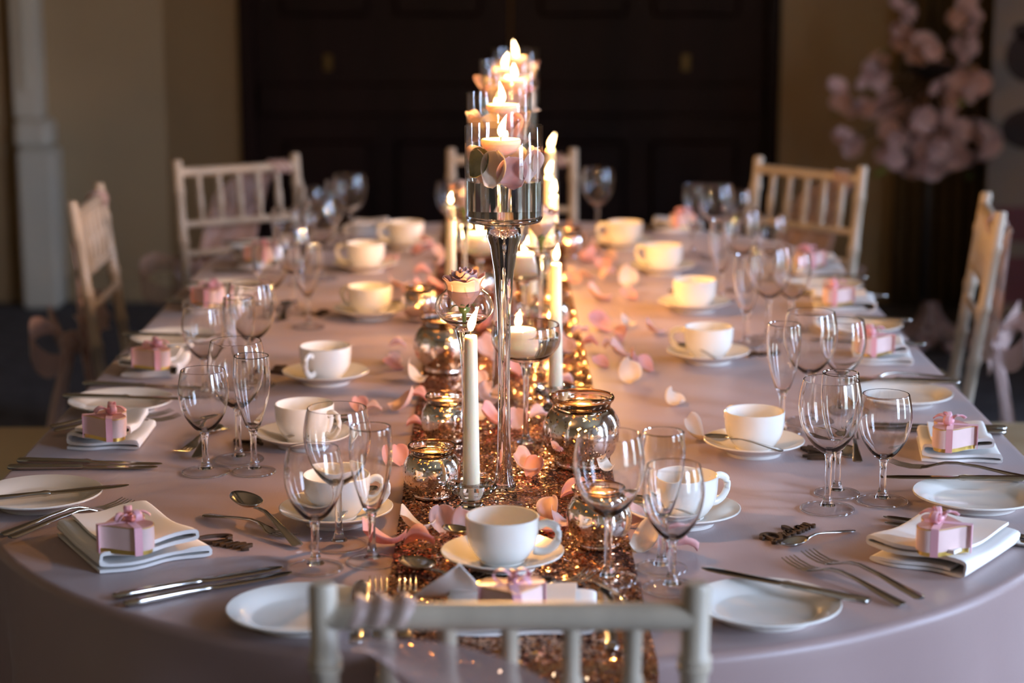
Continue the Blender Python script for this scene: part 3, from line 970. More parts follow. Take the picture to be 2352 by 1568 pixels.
def word(txt, length):
    x, strokes = 0.0, []
    for ch in txt:
        st, adv = LET[ch]
        strokes += [[(x + a, b) for a, b in s_] for s_ in st]
        x += adv
    k = length / x
    hw, hz = .0021, .0040
    g_ = G()
    for si, s_ in enumerate(strokes):
        c = smooth_path([((a + .22 * b) * k, b * k * 1.05, 0) for a, b in s_], 5)
        vs = []
        for i, p in enumerate(c):
            t = (c[min(i + 1, len(c) - 1)] - c[max(i - 1, 0)])
            t = t.normalized() if t.length else Vector((1, 0, 0))
            nr = Vector((-t.y, t.x, 0)) * hw
            z = hz + .00004 * si
            vs += [p + nr, p - nr, p - nr + Vector((0, 0, z)), p + nr + Vector((0, 0, z))]
        fs = []
        for i in range(len(c) - 1):
            for q in range(4):
                q2 = (q + 1) % 4
                fs.append((i * 4 + q, i * 4 + q2, i * 4 + 4 + q2, i * 4 + 4 + q))
        fs += [(0, 1, 2, 3)[::-1], tuple(len(c) * 4 - 4 + q for q in range(4))]
        g_.add([p - Vector((length / 2, .5 * k, 0)) for p in vs], fs)
    return g_.mesh('name_cutout', 'wood', False)

# ------------------------------------------------------------------ the place settings
PLACE = {
    'L0': 'at the nearest place on the left side', 'L1': 'at the second place on the left side', 'L2': 'at the third place on the left side',
    'L3': 'at the fourth place on the left side', 'L4': 'at the fifth place on the left side', 'L5': 'at the farthest place on the left side',
    'R0': 'at the nearest place on the right side', 'R1': 'at the second place on the right side', 'R2': 'at the third place on the right side',
    'R3': 'at the fourth place on the right side', 'R4': 'at the fifth place on the right side', 'R5': 'at the farthest place on the right side',
    'N': 'at the near head of the table', 'F': 'at the far head of the table'}
GD = {'large': ('wine_goblet', 'largest clear wine glass'), 'small': ('wine_glass', 'small rounded clear wine glass'), 'flute': ('champagne_flute', 'tall narrow clear flute')}
for pl_, k, px, py in [
    ('L0', 'small', 725, 1305), ('L0', 'large', 779, 1252), ('L0', 'flute', 855, 1290),
    ('L1', 'small', 473, 1085), ('L1', 'large', 549, 1056), ('L1', 'flute', 584, 1084),
    ('L2', 'small', 472, 905), ('L2', 'large', 583, 884), ('L2', 'flute', 554, 914),
    ('L3', 'small', 624, 732), ('L3', 'large', 676, 716), ('L3', 'flute', 708, 752),
    ('L4', 'small', 662, 627), ('L4', 'large', 738, 640), ('L4', 'flute', 698, 655),
    ('L5', 'small', 718, 566), ('L5', 'large', 806, 562), ('L5', 'flute', 774, 572),
    ('N', 'large', 1396, 1332), ('N', 'small', 1543, 1352), ('N', 'flute', 1519, 1306),
    ('R1', 'large', 1900, 1170), ('R1', 'small', 2026, 1152), ('R1', 'flute', 1922, 1134),
    ('R2', 'large', 1856, 970), ('R2', 'small', 1932, 944), ('R2', 'flute', 1795, 992),
    ('R3', 'large', 1764, 778), ('R3', 'small', 1817, 757), ('R3', 'flute', 1713, 793),
    ('R4', 'large', 1702, 668), ('R4', 'small', 1768, 650), ('R4', 'flute', 1655, 692),
    ('R5', 'large', 1642, 594), ('R5', 'small', 1692, 577), ('R5', 'flute', 1591, 586),
    ('F', 'large', 1372, 545), ('F', 'small', 1034, 552)]:
    nm, ds = GD[k]
    make(nm, GL[k], P(px, py, TOP + .0004) if pl_ != 'N' or k == 'small' else P(px, py, TOP + .0042), random.uniform(0, 6), ds + ' ' + PLACE[pl_], 'glass', 'glasses set round the table')

for pl_, px, py, ha in [('N', 1154, 1262, -8), ('L0', 772, 1162, 12), ('L1', 700, 990, -35), ('L2', 748, 850, -115), ('L3', 850, 705, 150), ('L4', 840, 600, 170), ('L5', 933, 549, 185),
                        ('R0', 1570, 1163, 28), ('R1', 1732, 1008, 120), ('R2', 1627, 803, 165), ('R3', 1595, 689, 100), ('R4', 1523, 605, 150), ('R5', 1435, 549, 170)]:
    lift = .004 if pl_ == 'N' else .0004
    c = P(px, py, TOP + .0222 + lift)
    c.z = TOP + lift
    make('saucer', SAUCER, c, 0, 'round white saucer under the cup ' + PLACE[pl_], 'saucer', 'saucers under the cups')
    make('teacup', CUP, c + Vector((0, 0, .0067)), math.radians(ha), 'white teacup on its saucer ' + PLACE[pl_], 'cup', 'teacups set round the table')

for pl_, px, py in [('N', 694, 1392), ('L0', 90, 1128), ('L1', 278, 916), ('L2', 404, 771), ('L3', 520, 655), ('L4', 603, 560),
                    ('R0', 1759, 1380), ('R1', 2243, 1130), ('R2', 2069, 900), ('R3', 1972, 742), ('R4', 1890, 650)]:
    c = P(px, py, TOP + .0185); c.z = TOP + .0004
    make('side_plate', PLATE, c, 0, 'white side plate with knife across ' + PLACE[pl_], 'plate', 'side plates round the table')

UP = .0196
for pl_, k, h, t, ds, lift, *more in [
    ('L0', 'knife', (265, 1376), (645, 1308), 'farther one of the paired dinner knives', .0005), ('L0', 'knife', (300, 1392), (658, 1322), 'nearer one of the paired dinner knives', .0005),
    ('L0', 'knife', (-62, 1158), (283, 1120), 'small knife lying across the side plate', UP),
    ('L0', 'fork', (6, 1232), (290, 1160), 'farther fork of the pair by the plate', .0005), ('L0', 'fork', (10, 1242), (325, 1162), 'nearer fork of the pair by the plate', .0064),
    ('L0', 'dspoon', (680, 1254), (546, 1182), 'dessert spoon lying over the dessert fork', .002, .12), ('L0', 'dfork', (488, 1191), (658, 1236), 'dessert fork crossing under the dessert spoon', .0005),
    ('L1', 'knife', (36, 1062), (378, 1070), 'farther one of the paired dinner knives', .0005), ('L1', 'knife', (26, 1078), (355, 1077), 'nearer one of the paired dinner knives', .0005),
    ('L1', 'knife', (158, 914), (432, 920), 'small knife lying across the side plate', UP),
    ('L1', 'fork', (126, 982), (386, 953), 'farther fork of the pair by the plate', .0005), ('L1', 'fork', (130, 992), (408, 964), 'nearer fork of the pair by the plate', .0064),
    ('L1', 'dspoon', (446, 1064), (498, 978), 'dessert spoon lying over the dessert fork', .004), ('L1', 'dfork', (520, 985), (412, 1046), 'dessert fork crossing under the dessert spoon', .0005),
    ('L2', 'knife', (228, 886), (434, 893), 'dinner knife lying beyond the napkin', .0005), ('L2', 'knife', (304, 772), (520, 776), 'small knife lying across the side plate', UP),
    ('L2', 'fork', (300, 822), (480, 808), 'steel dinner fork by the side plate', .0005),
    ('L3', 'knife', (398, 695), (590, 700), 'dinner knife lying beyond the napkin', .0005), ('L3', 'knife', (434, 655), (620, 660), 'small knife lying across the side plate', UP),
    ('L3', 'dspoon', (640, 752), (672, 688), 'dessert spoon', .003),
    ('L4', 'knife', (512, 626), (680, 630), 'dinner knife lying beyond the napkin', .0005), ('L4', 'knife', (526, 560), (690, 564), 'small knife lying across the side plate', UP),
    ('R0', 'knife', (1976, 1384), (1630, 1313), 'small knife lying across the side plate', UP),
    ('R0', 'fork', (2084, 1398), (1800, 1290), 'nearer fork of the pair by the plate', .0005), ('R0', 'fork', (2130, 1384), (1842, 1274), 'farther fork of the pair by the plate', .0066),
    ('R0', 'knife', (2392, 1248), (2036, 1192), 'farther one of the paired dinner knives', .0005), ('R0', 'knife', (2400, 1262), (2040, 1206), 'nearer one of the paired dinner knives', .0005),
    ('R0', 'tspoon', (1968, 1219), (1786, 1264), 'dessert spoon beside the name cutout', .0005),
    ('R1', 'knife', (2378, 1106), (2030, 1100), 'small knife lying across the side plate', UP),
    ('R1', 'fork', (2360, 1102), (2056, 1072), 'dinner fork leaning on the plate rim', .0165),
    ('R1', 'knife', (2290, 988), (2010, 978), 'farther one of the paired dinner knives', .0005), ('R1', 'knife', (2286, 997), (2008, 987), 'nearer one of the paired dinner knives', .0005),
    ('R1', 'dspoon', (1880, 998), (1955, 1060), 'dessert spoon', .0005), ('R1', 'dfork', (1974, 1080), (1952, 985), 'dessert fork crossing over the dessert spoon', .006),
    ('R2', 'knife', (2180, 882), (1930, 870), 'small knife lying across the side plate', UP), ('R2', 'fork', (2178, 870), (1940, 880), 'steel dinner fork by the side plate', .0005),
    ('R2', 'knife', (2096, 794), (1890, 784), 'dinner knife lying beyond the napkin', .0005),
    ('R3', 'knife', (2064, 738), (1868, 728), 'small knife lying across the side plate', UP), ('R3', 'knife', (2010, 682), (1830, 676), 'dinner knife lying beyond the napkin', .0005),
    ('R4', 'knife', (1968, 640), (1790, 634), 'small knife lying across the side plate', UP),
    ('N', 'fork', (872, 1486), (868, 1325), 'left fork of the pair on runner edge', .004), ('N', 'fork', (930, 1488), (937, 1322), 'right fork of the pair on runner edge', .004),
    ('N', 'knife', (815, 1500), (832, 1326), 'small steel knife lying over the side plate rim', UP),
    ('N', 'knife', (1405, 1500), (1388, 1352), 'steel dinner knife under the wine glass', .0005), ('N', 'dspoon', (1395, 1362), (1452, 1420), 'soup spoon with its bowl up', .0005),
    ('N', 'dspoon', (1090, 1372), (955, 1308), 'dessert spoon beyond the napkin', .004), ('N', 'dfork', (1190, 1402), (1340, 1330), 'dessert fork beyond the napkin', .004),
    ('N', 'tspoon', (1150, 1272), (1030, 1220), 'teaspoon on the saucer of the cup', .0215),
    ('L1', 'tspoon', (655, 1008), (806, 970), 'teaspoon on the saucer of the cup', .0215), ('L0', 'tspoon', (770, 1195), (872, 1125), 'teaspoon on the saucer of the cup', .0215),
    ('R0', 'tspoon', (1580, 1190), (1462, 1155), 'teaspoon on the saucer of the cup', .0215), ('R1', 'tspoon', (1760, 1032), (1655, 1014), 'teaspoon on the saucer of the cup', .0215),
    ('R2', 'tspoon', (1650, 826), (1552, 795), 'teaspoon on the saucer of the cup', .0215), ('R3', 'tspoon', (1600, 705), (1528, 664), 'teaspoon on the saucer of the cup', .0215),
    ('L3', 'tspoon', (860, 722), (924, 694), 'teaspoon on the saucer of the cup', .0215)]:
    cutlery(k, h, t, ds + ' ' + PLACE[pl_], lift, *more)

for pl_, px, py, rz, var, sx, sy, bx, by, brz in [
    ('N', 1182, 1425, 2, 1, .98, .80, 1178, 1420, 8), ('L0', 292, 1258, 33, 0, .84, 1.40, 288, 1266, -62), ('L1', 250, 1007, 2, 0, .64, 1.12, 244, 1007, -80), ('L2', 352, 848, 2, 1, .60, 1.05, 348, 846, -72),
    ('L3', 486, 706, 0, 0, .62, 1.0, 478, 702, -95), ('L4', 600, 606, 0, 1, .62, 1.0, 596, 602, -80), ('L5', 842, 533, 0, 0, .7, .9, None, 0, 0),
    ('R0', 2158, 1268, -33, 1, .76, 1.36, 2166, 1268, 70), ('R1', 2190, 1036, -4, 0, .68, 1.08, 2190, 1032, 76), ('R2', 2020, 822, -4, 0, .60, 1.0, 2010, 815, 85), ('R3', 1930, 704, -4, 1, .76, 1.0, 1924, 700, 80),
    ('R4', 1872, 620, 0, 0, .66, 1.0, 1862, 615, 100), ('R5', 1552, 526, 0, 1, .76, .9, 1572, 524, 60)]:
    zc = .004 if pl_ == 'N' else .0004
    c = P(px, py, TOP + zc)
    spec = [('napkin_cloth', NAP[var], None), ('folded_corner', CORNER, None)] if pl_ == 'N' else NAP[var]
    make('napkin', spec, c, math.radians(rz), 'folded white cotton napkin ' + PLACE[pl_], 'napkin', 'folded napkins round the table', scale=(sx, sy, 1.0))
    if bx is not None:
        b = P(bx, by, TOP + zc + NAP_TOP[var])
        make('favour_box', BOX, b + Vector((0, 0, .003)), math.radians(brz), 'pink heart favour box with ribbon bow ' + PLACE[pl_], 'box', 'heart shaped favour boxes')

for pl_, txt, a, b, L in [('L0', 'Cam', (448, 1240), (575, 1262), .085), ('R0', 'Declan', (1760, 1250), (1870, 1206), .098), ('L1', 'Tom', (552, 998), (560, 1052), .075),
                          ('R1', 'Mam', (1908, 1062), (1846, 1026), .080), ('N', 'Cuoaun', (1275, 1345), (1060, 1330), .115), ('L2', 'Tuu', (634, 868), (648, 838), .07),
                          ('R2', 'Muo', (1722, 818), (1778, 812), .07), ('L3', 'Tuo', (722, 728), (750, 715), .065)]:
    p, q = P(*a), P(*b)
    lab = {'Cam': 'dark cutout name with big looped capital', 'Declan': 'six letter dark cutout name by spoon'}.get(txt, 'dark wooden cutout name')
    make('name_cutout', word(txt, L), (p + q) / 2 + Vector((0, 0, .004 if pl_ == 'N' else .0004)), math.atan2((q - p).y, (q - p).x), lab + ' ' + PLACE[pl_], 'name tag', 'wooden name cutouts')

# ------------------------------------------------------------------ candles, vases and flowers down the middle
RL = .0042                       # height of the sequins above the cloth
def flame_mesh(h=.031, r=.0058, lean=.008):
    prof = [(0, 0), (.45, .06), (.85, .18), (1, .32), (.86, .5), (.6, .68), (.32, .84), (.12, .95), (0, 1)]
    g_ = G().lathe([(a * r, b * h) for a, b in prof], 14)
    g_.v = [(x + lean * (z / h) ** 2, y, z) for x, y, z in g_.v]
    return g_.mesh('flame', 'flame')
FLAMES = [flame_mesh(), flame_mesh(.034, .0056, .011), flame_mesh(.028, .006, .003)]
WICK = G().tube([(0, 0, -.002), (0, 0, .004), (.0012, 0, .008), (.003, 0, .010)], .0009, 6).mesh('wick', 'wick')
def add_flame(root, z, var, power=CANDLE):
    wk = obj('wick', WICK, root); wk.location = (0, 0, z)
    fl = obj('flame', FLAMES[var], root); fl.location = (0, 0, z + .005)
    lamp(root, (.002, 0, z + .018), power)

# tall stemmed cylinder vases with a floating candle and petals
VH, VZ, VR = .512, .384, .0525
vs_wall = G().lathe([(VR - .004, VZ), (VR, VZ + .005), (VR, VH - .001), (VR - .0008, VH), (VR - .0016, VH), (VR - .0020, VH - .001), (VR - .0020, VZ + .007)], 64).mesh('cylinder', 'vase', True, 50)
vs_base = G().lathe([(0, VZ - .012), (.017, VZ - .010), (.034, VZ - .003), (VR - .003, VZ - .001), (VR - .0005, VZ + .004), (VR - .003, VZ + .006), (0, VZ + .006)], 48).mesh('cylinder_base', 'solid')
vs_stem = G().lathe([(0, .012), (.016, .012), (.0165, .018), (.0125, .026), (.0105, .045), (.0088, .10), (.0080, .18), (.0095, .26), (.0135, .315), (.0195, .350), (.0235, .362), (.022, VZ - .011), (0, VZ - .012)], 28).mesh('stem', 'solid')
vs_foot = G().lathe([(0, 0), (.050, 0), (.0525, .0012), (.0525, .003), (.045, .0045), (.030, .0065), (.019, .0100), (.0165, .012), (0, .012)], 44).mesh('foot', 'foot')
WL = VH - .024
WM = WL - .050                   # the petals crowd the water above this level
vs_water = G().lathe([(0, VZ + .0075), (VR - .0026, VZ + .0075), (VR - .0026, WM), (0, WM)], 56).mesh('water', 'water', True, 40)
vs_top = G().lathe([(VR - .0026, WM), (VR - .0026, WL - .0006), (VR - .0022, WL), (0, WL)], 56).mesh('water_surface', 'wetglass', True, 40)
VASE = [('cylinder', vs_wall, None), ('cylinder_base', vs_base, None), ('stem', vs_stem, None), ('foot', vs_foot, None), ('water', vs_water, [('water_surface', vs_top, None)], 'clear water')]
fc = G().lathe([(0, -.010), (.016, -.010), (.022, -.004), (.0265, .004), (.027, .008), (.0255, .0105), (.021, .0090), (.010, .0078), (0, .0074)], 32).mesh('wax', 'floatwax')
def petal_mesh(name, m, L, W, cup, curl, twist=0.0):
    def f(u, v):
        a = (u - .5) * 2
        v = 1 - (1 - v) ** 1.5
        w_ = W * ((.22 + .78 * math.sin(PI / 2 * v / .6)) if v < .6 else max(.05, 1 - ((v - .6) / .4) ** 2.4) ** .5)
        x = a * w_ * .5
        y = L * (v - .5)
        z = cup * (a * a) * w_ / W + curl * (v - .4) ** 2 * 4 + .0015 * math.sin(a * 4 + v * 5) + twist * a * (v - .5)
        return (x, y, z)
    g_ = G().sheet(f, 8, 12, .0005)
    lo = min(p[2] for p in g_.v)
    g_.v = [(x, y, z - lo + .0003) for x, y, z in g_.v]
    return g_.mesh(name, m)
PET = {c: [petal_mesh('rose_petal', c, .044, .040, .010, .007), petal_mesh('rose_petal', c, .048, .036, .013, .013, .012), petal_mesh('rose_petal', c, .040, .044, .007, .016, -.014), petal_mesh('rose_petal', c, .038, .032, .014, -.006, .010)]
       for c in ('blush', 'pink', 'cream')}
OLIVE = petal_mesh('rose_leaf', 'olive', .040, .040, .006, .005)
for i, (px, py, nm) in enumerate([(1181, 1140, 'first and nearest'), (1147, 926, 'second'), (1172, 769, 'third'), (1161, 702, 'fourth'), (1184, 626, 'fifth and farthest')]):
    c = P(px, py, TOP + RL)
    if i == 0:
        c = P(1158, 1140, TOP + RL)
    make('stemmed_vase', VASE, c, 0, 'tall stemmed glass cylinder vase, the %s in the row down the runner' % nm, 'vase', 'tall candle vases')
    dx = (-.004, .006, .008, -.002, 0)[i]
    r = make('floating_candle', [('wax', fc, None)], c + Vector((dx, -.006, WL - .0045)), i * 2.1, 'lit floating candle in the top of the %s tall vase' % nm, 'candle', 'floating candles in the tall vases')
    add_flame(r, .0074, i % 3, CANDLE * .25)
    # petals under the surface
    n_p = 10 if i < 2 else 7
    for k in range(n_p):
        a = 2 * PI * k / n_p + i * .7
        rr = .036 if k % 2 else .030
        z = WL - .028 - .006 * (k % 3)
        leaf_ = i == 0 and k == 5
        if leaf_:
            a, rr, z = math.radians(222), .040, WL - .026
        m_ = OLIVE if leaf_ else PET[('cream', 'blush', 'cream', 'pink', 'blush')[(k + i) % 5]][k % 3]
        p = c + Vector((rr * math.cos(a), rr * math.sin(a), z))
        make('vase_petal', m_, p, Euler((1.35 + .25 * math.sin(k * 2.3), .6 * math.sin(k * 3.1), a + PI / 2)),
             ('olive green rose leaf' if leaf_ else ('cream', 'blush', 'ivory', 'pink', 'pale blush')[(k + i) % 5] + ' rose petal') + ' floating in the water of the %s tall vase' % nm, 'petal', 'petals in the %s tall vase' % nm, scale=1.0)

# tapers in crystal holders
TL = .221
tap = G().lathe([(0, 0), (.0115, 0), (.0118, .002), (.0085, TL - .004), (.0075, TL - .001), (.004, TL - .0006), (0, TL - .0012)], 22).mesh('taper_wax', 'wax')
cr = []
hp_ = [(0, 0), (.0230, 0), (.0235, .004), (.0150, .010), (.0130, .014), (.0200, .020), (.0330, .029), (.0350, .034), (.0320, .0385), (.0200, .0392), (.0135, .0390), (.0125, .0365), (.0125, .020), (0, .020)]
HOLD = G().lathe(hp_, 10).mesh('candle_holder', 'crystal', False)
for i, (px, py, nm, lit) in enumerate([(1083, 1172, 'closest to the camera', 1), (1276, 938, 'beside the coupe, right of the second tall vase', 1), (1036, 752, 'left of the tall vases', 1), (1221, 742, 'right behind the second tall vase', 1),
                                  (1270, 716, 'third from the camera right of the vases', 1), (1259, 654, 'fourth from the camera right of the vases', 1), (1264, 562, 'farthest along the runner', 1)]):
    c = P(px, py, TOP + RL)
    make('candle_holder', HOLD, c, .2 * i, 'low crystal holder of the ivory taper ' + nm, 'candle holder', 'crystal taper holders')
    r = make('taper_candle', [('taper_wax', tap, None)], c + Vector((0, 0, .0203)), 0, 'lit ivory taper candle ' + nm, 'candle', 'lit ivory tapers')
    add_flame(r, TL - .001, (i + 1) % 3)

# coupes with a floating candle
CH_ = .186
ci = [(.0, .128), (.020, .130), (.038, .139), (.049, .152), (.0525, .164), (.0515, .178), (.0500, CH_)]
co = [(p.x, p.z) for p in smooth_path([(r, 0, z) for r, z in ci], 4)]
cb = G().lathe(co + [(co[-1][0] - .0006, CH_ + .0006)] + [(max(0, r - .0012), z + .0012 * (1 if r < .04 else .2)) for r, z in co][::-1], 44).mesh('bowl', 'solid', True, 50)
cs = G().lathe([(0, .004), (.014, .004), (.007, .010), (.0045, .02), (.0038, .06), (.0045, .10), (.0065, .118), (.011, .1265), (0, .1285)], 18).mesh('stem', 'solid')
cf = G().lathe([(0, 0), (.037, 0), (.0385, .001), (.0385, .002), (.025, .0032), (.014, .0045), (0, .0045)], 40).mesh('foot', 'foot')
WC = .172
cw = G().lathe([(0, .1305)] + [(max(0, r - .0026), z + .002) for r, z in co if .1285 < z < WC - .003] + [(.0490, WC - .001), (.0484, WC), (0, WC)], 44).mesh('water', 'water', True, 40)
for i, (px, py, nm) in enumerate([(1208, 1020, 'between the first and second tall vases'), (1204, 800, 'under the white rose right of the vases'), (1103, 738, 'left of the third tall vase')]):
    c = P(px, py, TOP + RL)
    make('coupe_glass', [('bowl', cb, None), ('stem', cs, None), ('foot', cf, None), ('water', cw, None, 'clear water')], c, 0, 'shallow stemmed glass coupe of water ' + nm, 'glass', 'coupe glasses with candles')
    r = make('floating_candle', [('wax', G().lathe([(0, -.024), (.022, -.024), (.0265, -.014), (.028, .003), (.0265, .0070), (.02, .0062), (0, .005)], 30).mesh('wax', 'floatwax'), None)],
             c + Vector((-.012 if i == 0 else 0, -.004, WC)), i, 'lit white floating candle in the coupe ' + nm, 'candle', 'floating candles in the coupes')
    add_flame(r, .005, (i + 2) % 3)

# stemmed bowls each holding one rose
bo = [(.0, .212), (.010, .214), (.026, .222), (.0385, .234), (.0415, .246), (.037, .258), (.029, .265), (.0265, .2675)]
bo = [(p.x, p.z) for p in smooth_path([(r, 0, z) for r, z in bo], 4)]
rb_ = G().lathe(bo + [(bo[-1][0] - .0005, .268)] + [(max(0, r - .001), z + (.001 if z < .225 else 0)) for r, z in bo][::-1], 44).mesh('bowl', 'solid', True, 50)
rs_ = G().lathe([(0, .004), (.012, .004), (.006, .010), (.0040, .02), (.0036, .09), (.0045, .15), (.0075, .19), (.0125, .208), (.0135, .213), (0, .2135)], 18).mesh('stem', 'solid')
rf_ = G().lathe([(0, 0), (.030, 0), (.0315, .001), (.0315, .002), (.02, .0035), (.012, .005), (0, .005)], 36).mesh('foot', 'foot')
def rose_spec(m):
    parts = []
    # ring: petals, radius, foot height, height, angular width, outward roll of the lip
    for ring, (n_p, r0, z0, h, span, roll) in enumerate([(2, .006, .012, .044, 4.2, 0), (3, .0105, .008, .046, 3.0, .10), (3, .0150, .004, .046, 2.7, .35), (4, .0195, .0, .047, 2.2, .9)]):
        for k in range(n_p):
            a0_ = 2 * PI * k / n_p + ring * 1.1
            lift = .003 * math.sin(k * 2.7 + ring)
            def f(u, v, a0_=a0_, r0=r0, z0=z0, h=h, span=span, roll=roll, lift=lift):
                e = (u - .5) * 2
                wv = math.sin(PI * min(.5, .10 + v * .62)) if v < .65 else math.cos((v - .65) / .35 * .85)
                a = a0_ + e * span * .5 * max(.10, wv) + .10 * e * v
                r = r0 * (.32 + .82 * math.sin(PI * .5 * min(1, v * 1.7)) - .16 * max(0, v - .6) * (1 - roll))
                r += roll * .016 * max(0, v - .70) ** 1.5 * 3.3
                r += .0022 * abs(e) ** 2.5 * (.4 + roll) * v + .0010 * math.sin(5 * e + k) * v
                z = z0 + (h + lift) * v - roll * .040 * max(0, v - .80) ** 1.6 * (1 - .5 * abs(e)) + .0016 * math.cos(6 * e) * v * v
                return (r * math.cos(a), r * math.sin(a), z)
            parts.append(('petal', G().sheet(f, 14, 14, .0005).mesh('petal', m), None))
    st = G().lathe([(0, -.026), (.003, -.025), (.0032, -.008), (.0075, -.004), (.0085, .002), (.006, .006), (0, .006)], 14).mesh('stem', 'leaf')
    parts.append(('stem', st, None, 'green stem'))
    for k in range(5):
        a = 2 * PI * k / 5
        def f(u, v, a=a):
            w_ = (u - .5) * .008 * (1 - v) ** .6
            r = .007 + .014 * v
            z = .003 + .010 * v - .016 * v * v * (1 if k % 2 else .3)
            return (r * math.cos(a) - w_ * math.sin(a), r * math.sin(a) + w_ * math.cos(a), z)
        parts.append(('sepal', G().sheet(f, 3, 6, .0004).mesh('sepal', 'leaf'), None, 'green sepal'))
    return parts
ROSES = [rose_spec('rose'), rose_spec('white_rose')]
for i, (px, py, v, nm, col) in enumerate([(1068, 1086, 0, 'behind the nearest taper', 'dusky pink'), (1242, 854, 1, 'right of the second tall vase', 'ivory pink'), (1068, 762, 1, 'left behind the first tall vase', 'ivory pink')]):
    c = P(px, py, TOP + RL)
    make('bud_glass', [('bowl', rb_, None), ('stem', rs_, None), ('foot', rf_, None)], c, 0, 'round bowled stemmed glass holding a rose ' + nm, 'glass', 'rose glasses')
    make('rose', ROSES[v], c + Vector((0, 0, .241)), i * 1.3 - .5, '%s rose in the stemmed bowl glass %s' % (col, nm), 'rose', 'roses in stemmed glasses')

# silvered glass jars with a tealight inside
def jar_spec():
    o = [(.0, .0045), (.020, .003), (.0235, .0), (.0262, .001), (.0262, .004), (.0245, .007), (.031, .012), (.0375, .021), (.0400, .034), (.0385, .047), (.0335, .057), (.0300, .0605)]
    oo = o[:6] + [(p.x, p.z) for p in smooth_path([(r, 0, z) for r, z in o[6:]], 4)]
    inner = [(max(0, r - .0018), z + .0012) for r, z in oo[6:]]
    body = G().lathe(oo + inner[::-1] + [(0, .010)], 48)
    # shallow ribs down the globe
    body.v = [(x * (1 + .010 * math.cos(12 * math.atan2(y, x))), y * (1 + .010 * math.cos(12 * math.atan2(y, x))), z) for x, y, z in body.v]
    rim = G().lathe([(.0300, .0600), (.0295, .064), (.0310, .0675), (.0330, .0695), (.0338, .0720), (.0328, .0738), (.0308, .0738), (.0298, .0715), (.0285, .0675), (.0278, .0600)], 48, close=True)
    return [('jar_body', body.mesh('jar_body', 'mercury'), None), ('jar_rim', rim.mesh('jar_rim', 'jarrim'), None, 'clear amber rim')]
JAR = jar_spec()
TIN = G().lathe([(0, 0), (.0185, 0), (.0190, .001), (.0190, .014), (.0185, .014), (.0183, .011), (0, .011)], 24).mesh('tin_cup', 'tin')
TWAX = G().lathe([(0, .0095), (.018, .0095), (.0182, .0112), (.012, .0108), (0, .0106)], 24).mesh('tealight_wax', 'floatwax')
for i, (px, py, sc, nm) in enumerate([(993, 1140, 1.0, 'left of the nearest taper'), (1026, 1012, .98, 'behind the leftmost front jar'), (1335, 1068, 1.42, 'right of the first tall vase'), (1375, 1252, 1.04, 'behind the nearest big wine glass'),
                                   (1022, 852, 1.36, 'left of the rose glass'), (965, 734, .95, 'beyond the big jar left of the rose'), (1099, 690, 1.0, 'far along left of the vases'), (1262, 762, 1.0, 'right of the third tall vase'), (1304, 590, 1.0, 'at the far end of the runner')]):
    c = P(px, py, TOP + RL)
    make('mercury_jar', JAR, c, .3 * i, 'round silvered glass candle jar ' + nm, 'candle jar', 'silvered candle jars', scale=sc)
    r = make('tealight', [('tin_cup', TIN, None), ('tealight_wax', TWAX, None)], c + Vector((0, 0, .0112 * sc + .0005)), 0, 'lit tealight inside the silvered jar ' + nm, 'candle', 'tealights in the jars', scale=sc)
    add_flame(r, .0108, i % 3, CANDLE * .45)

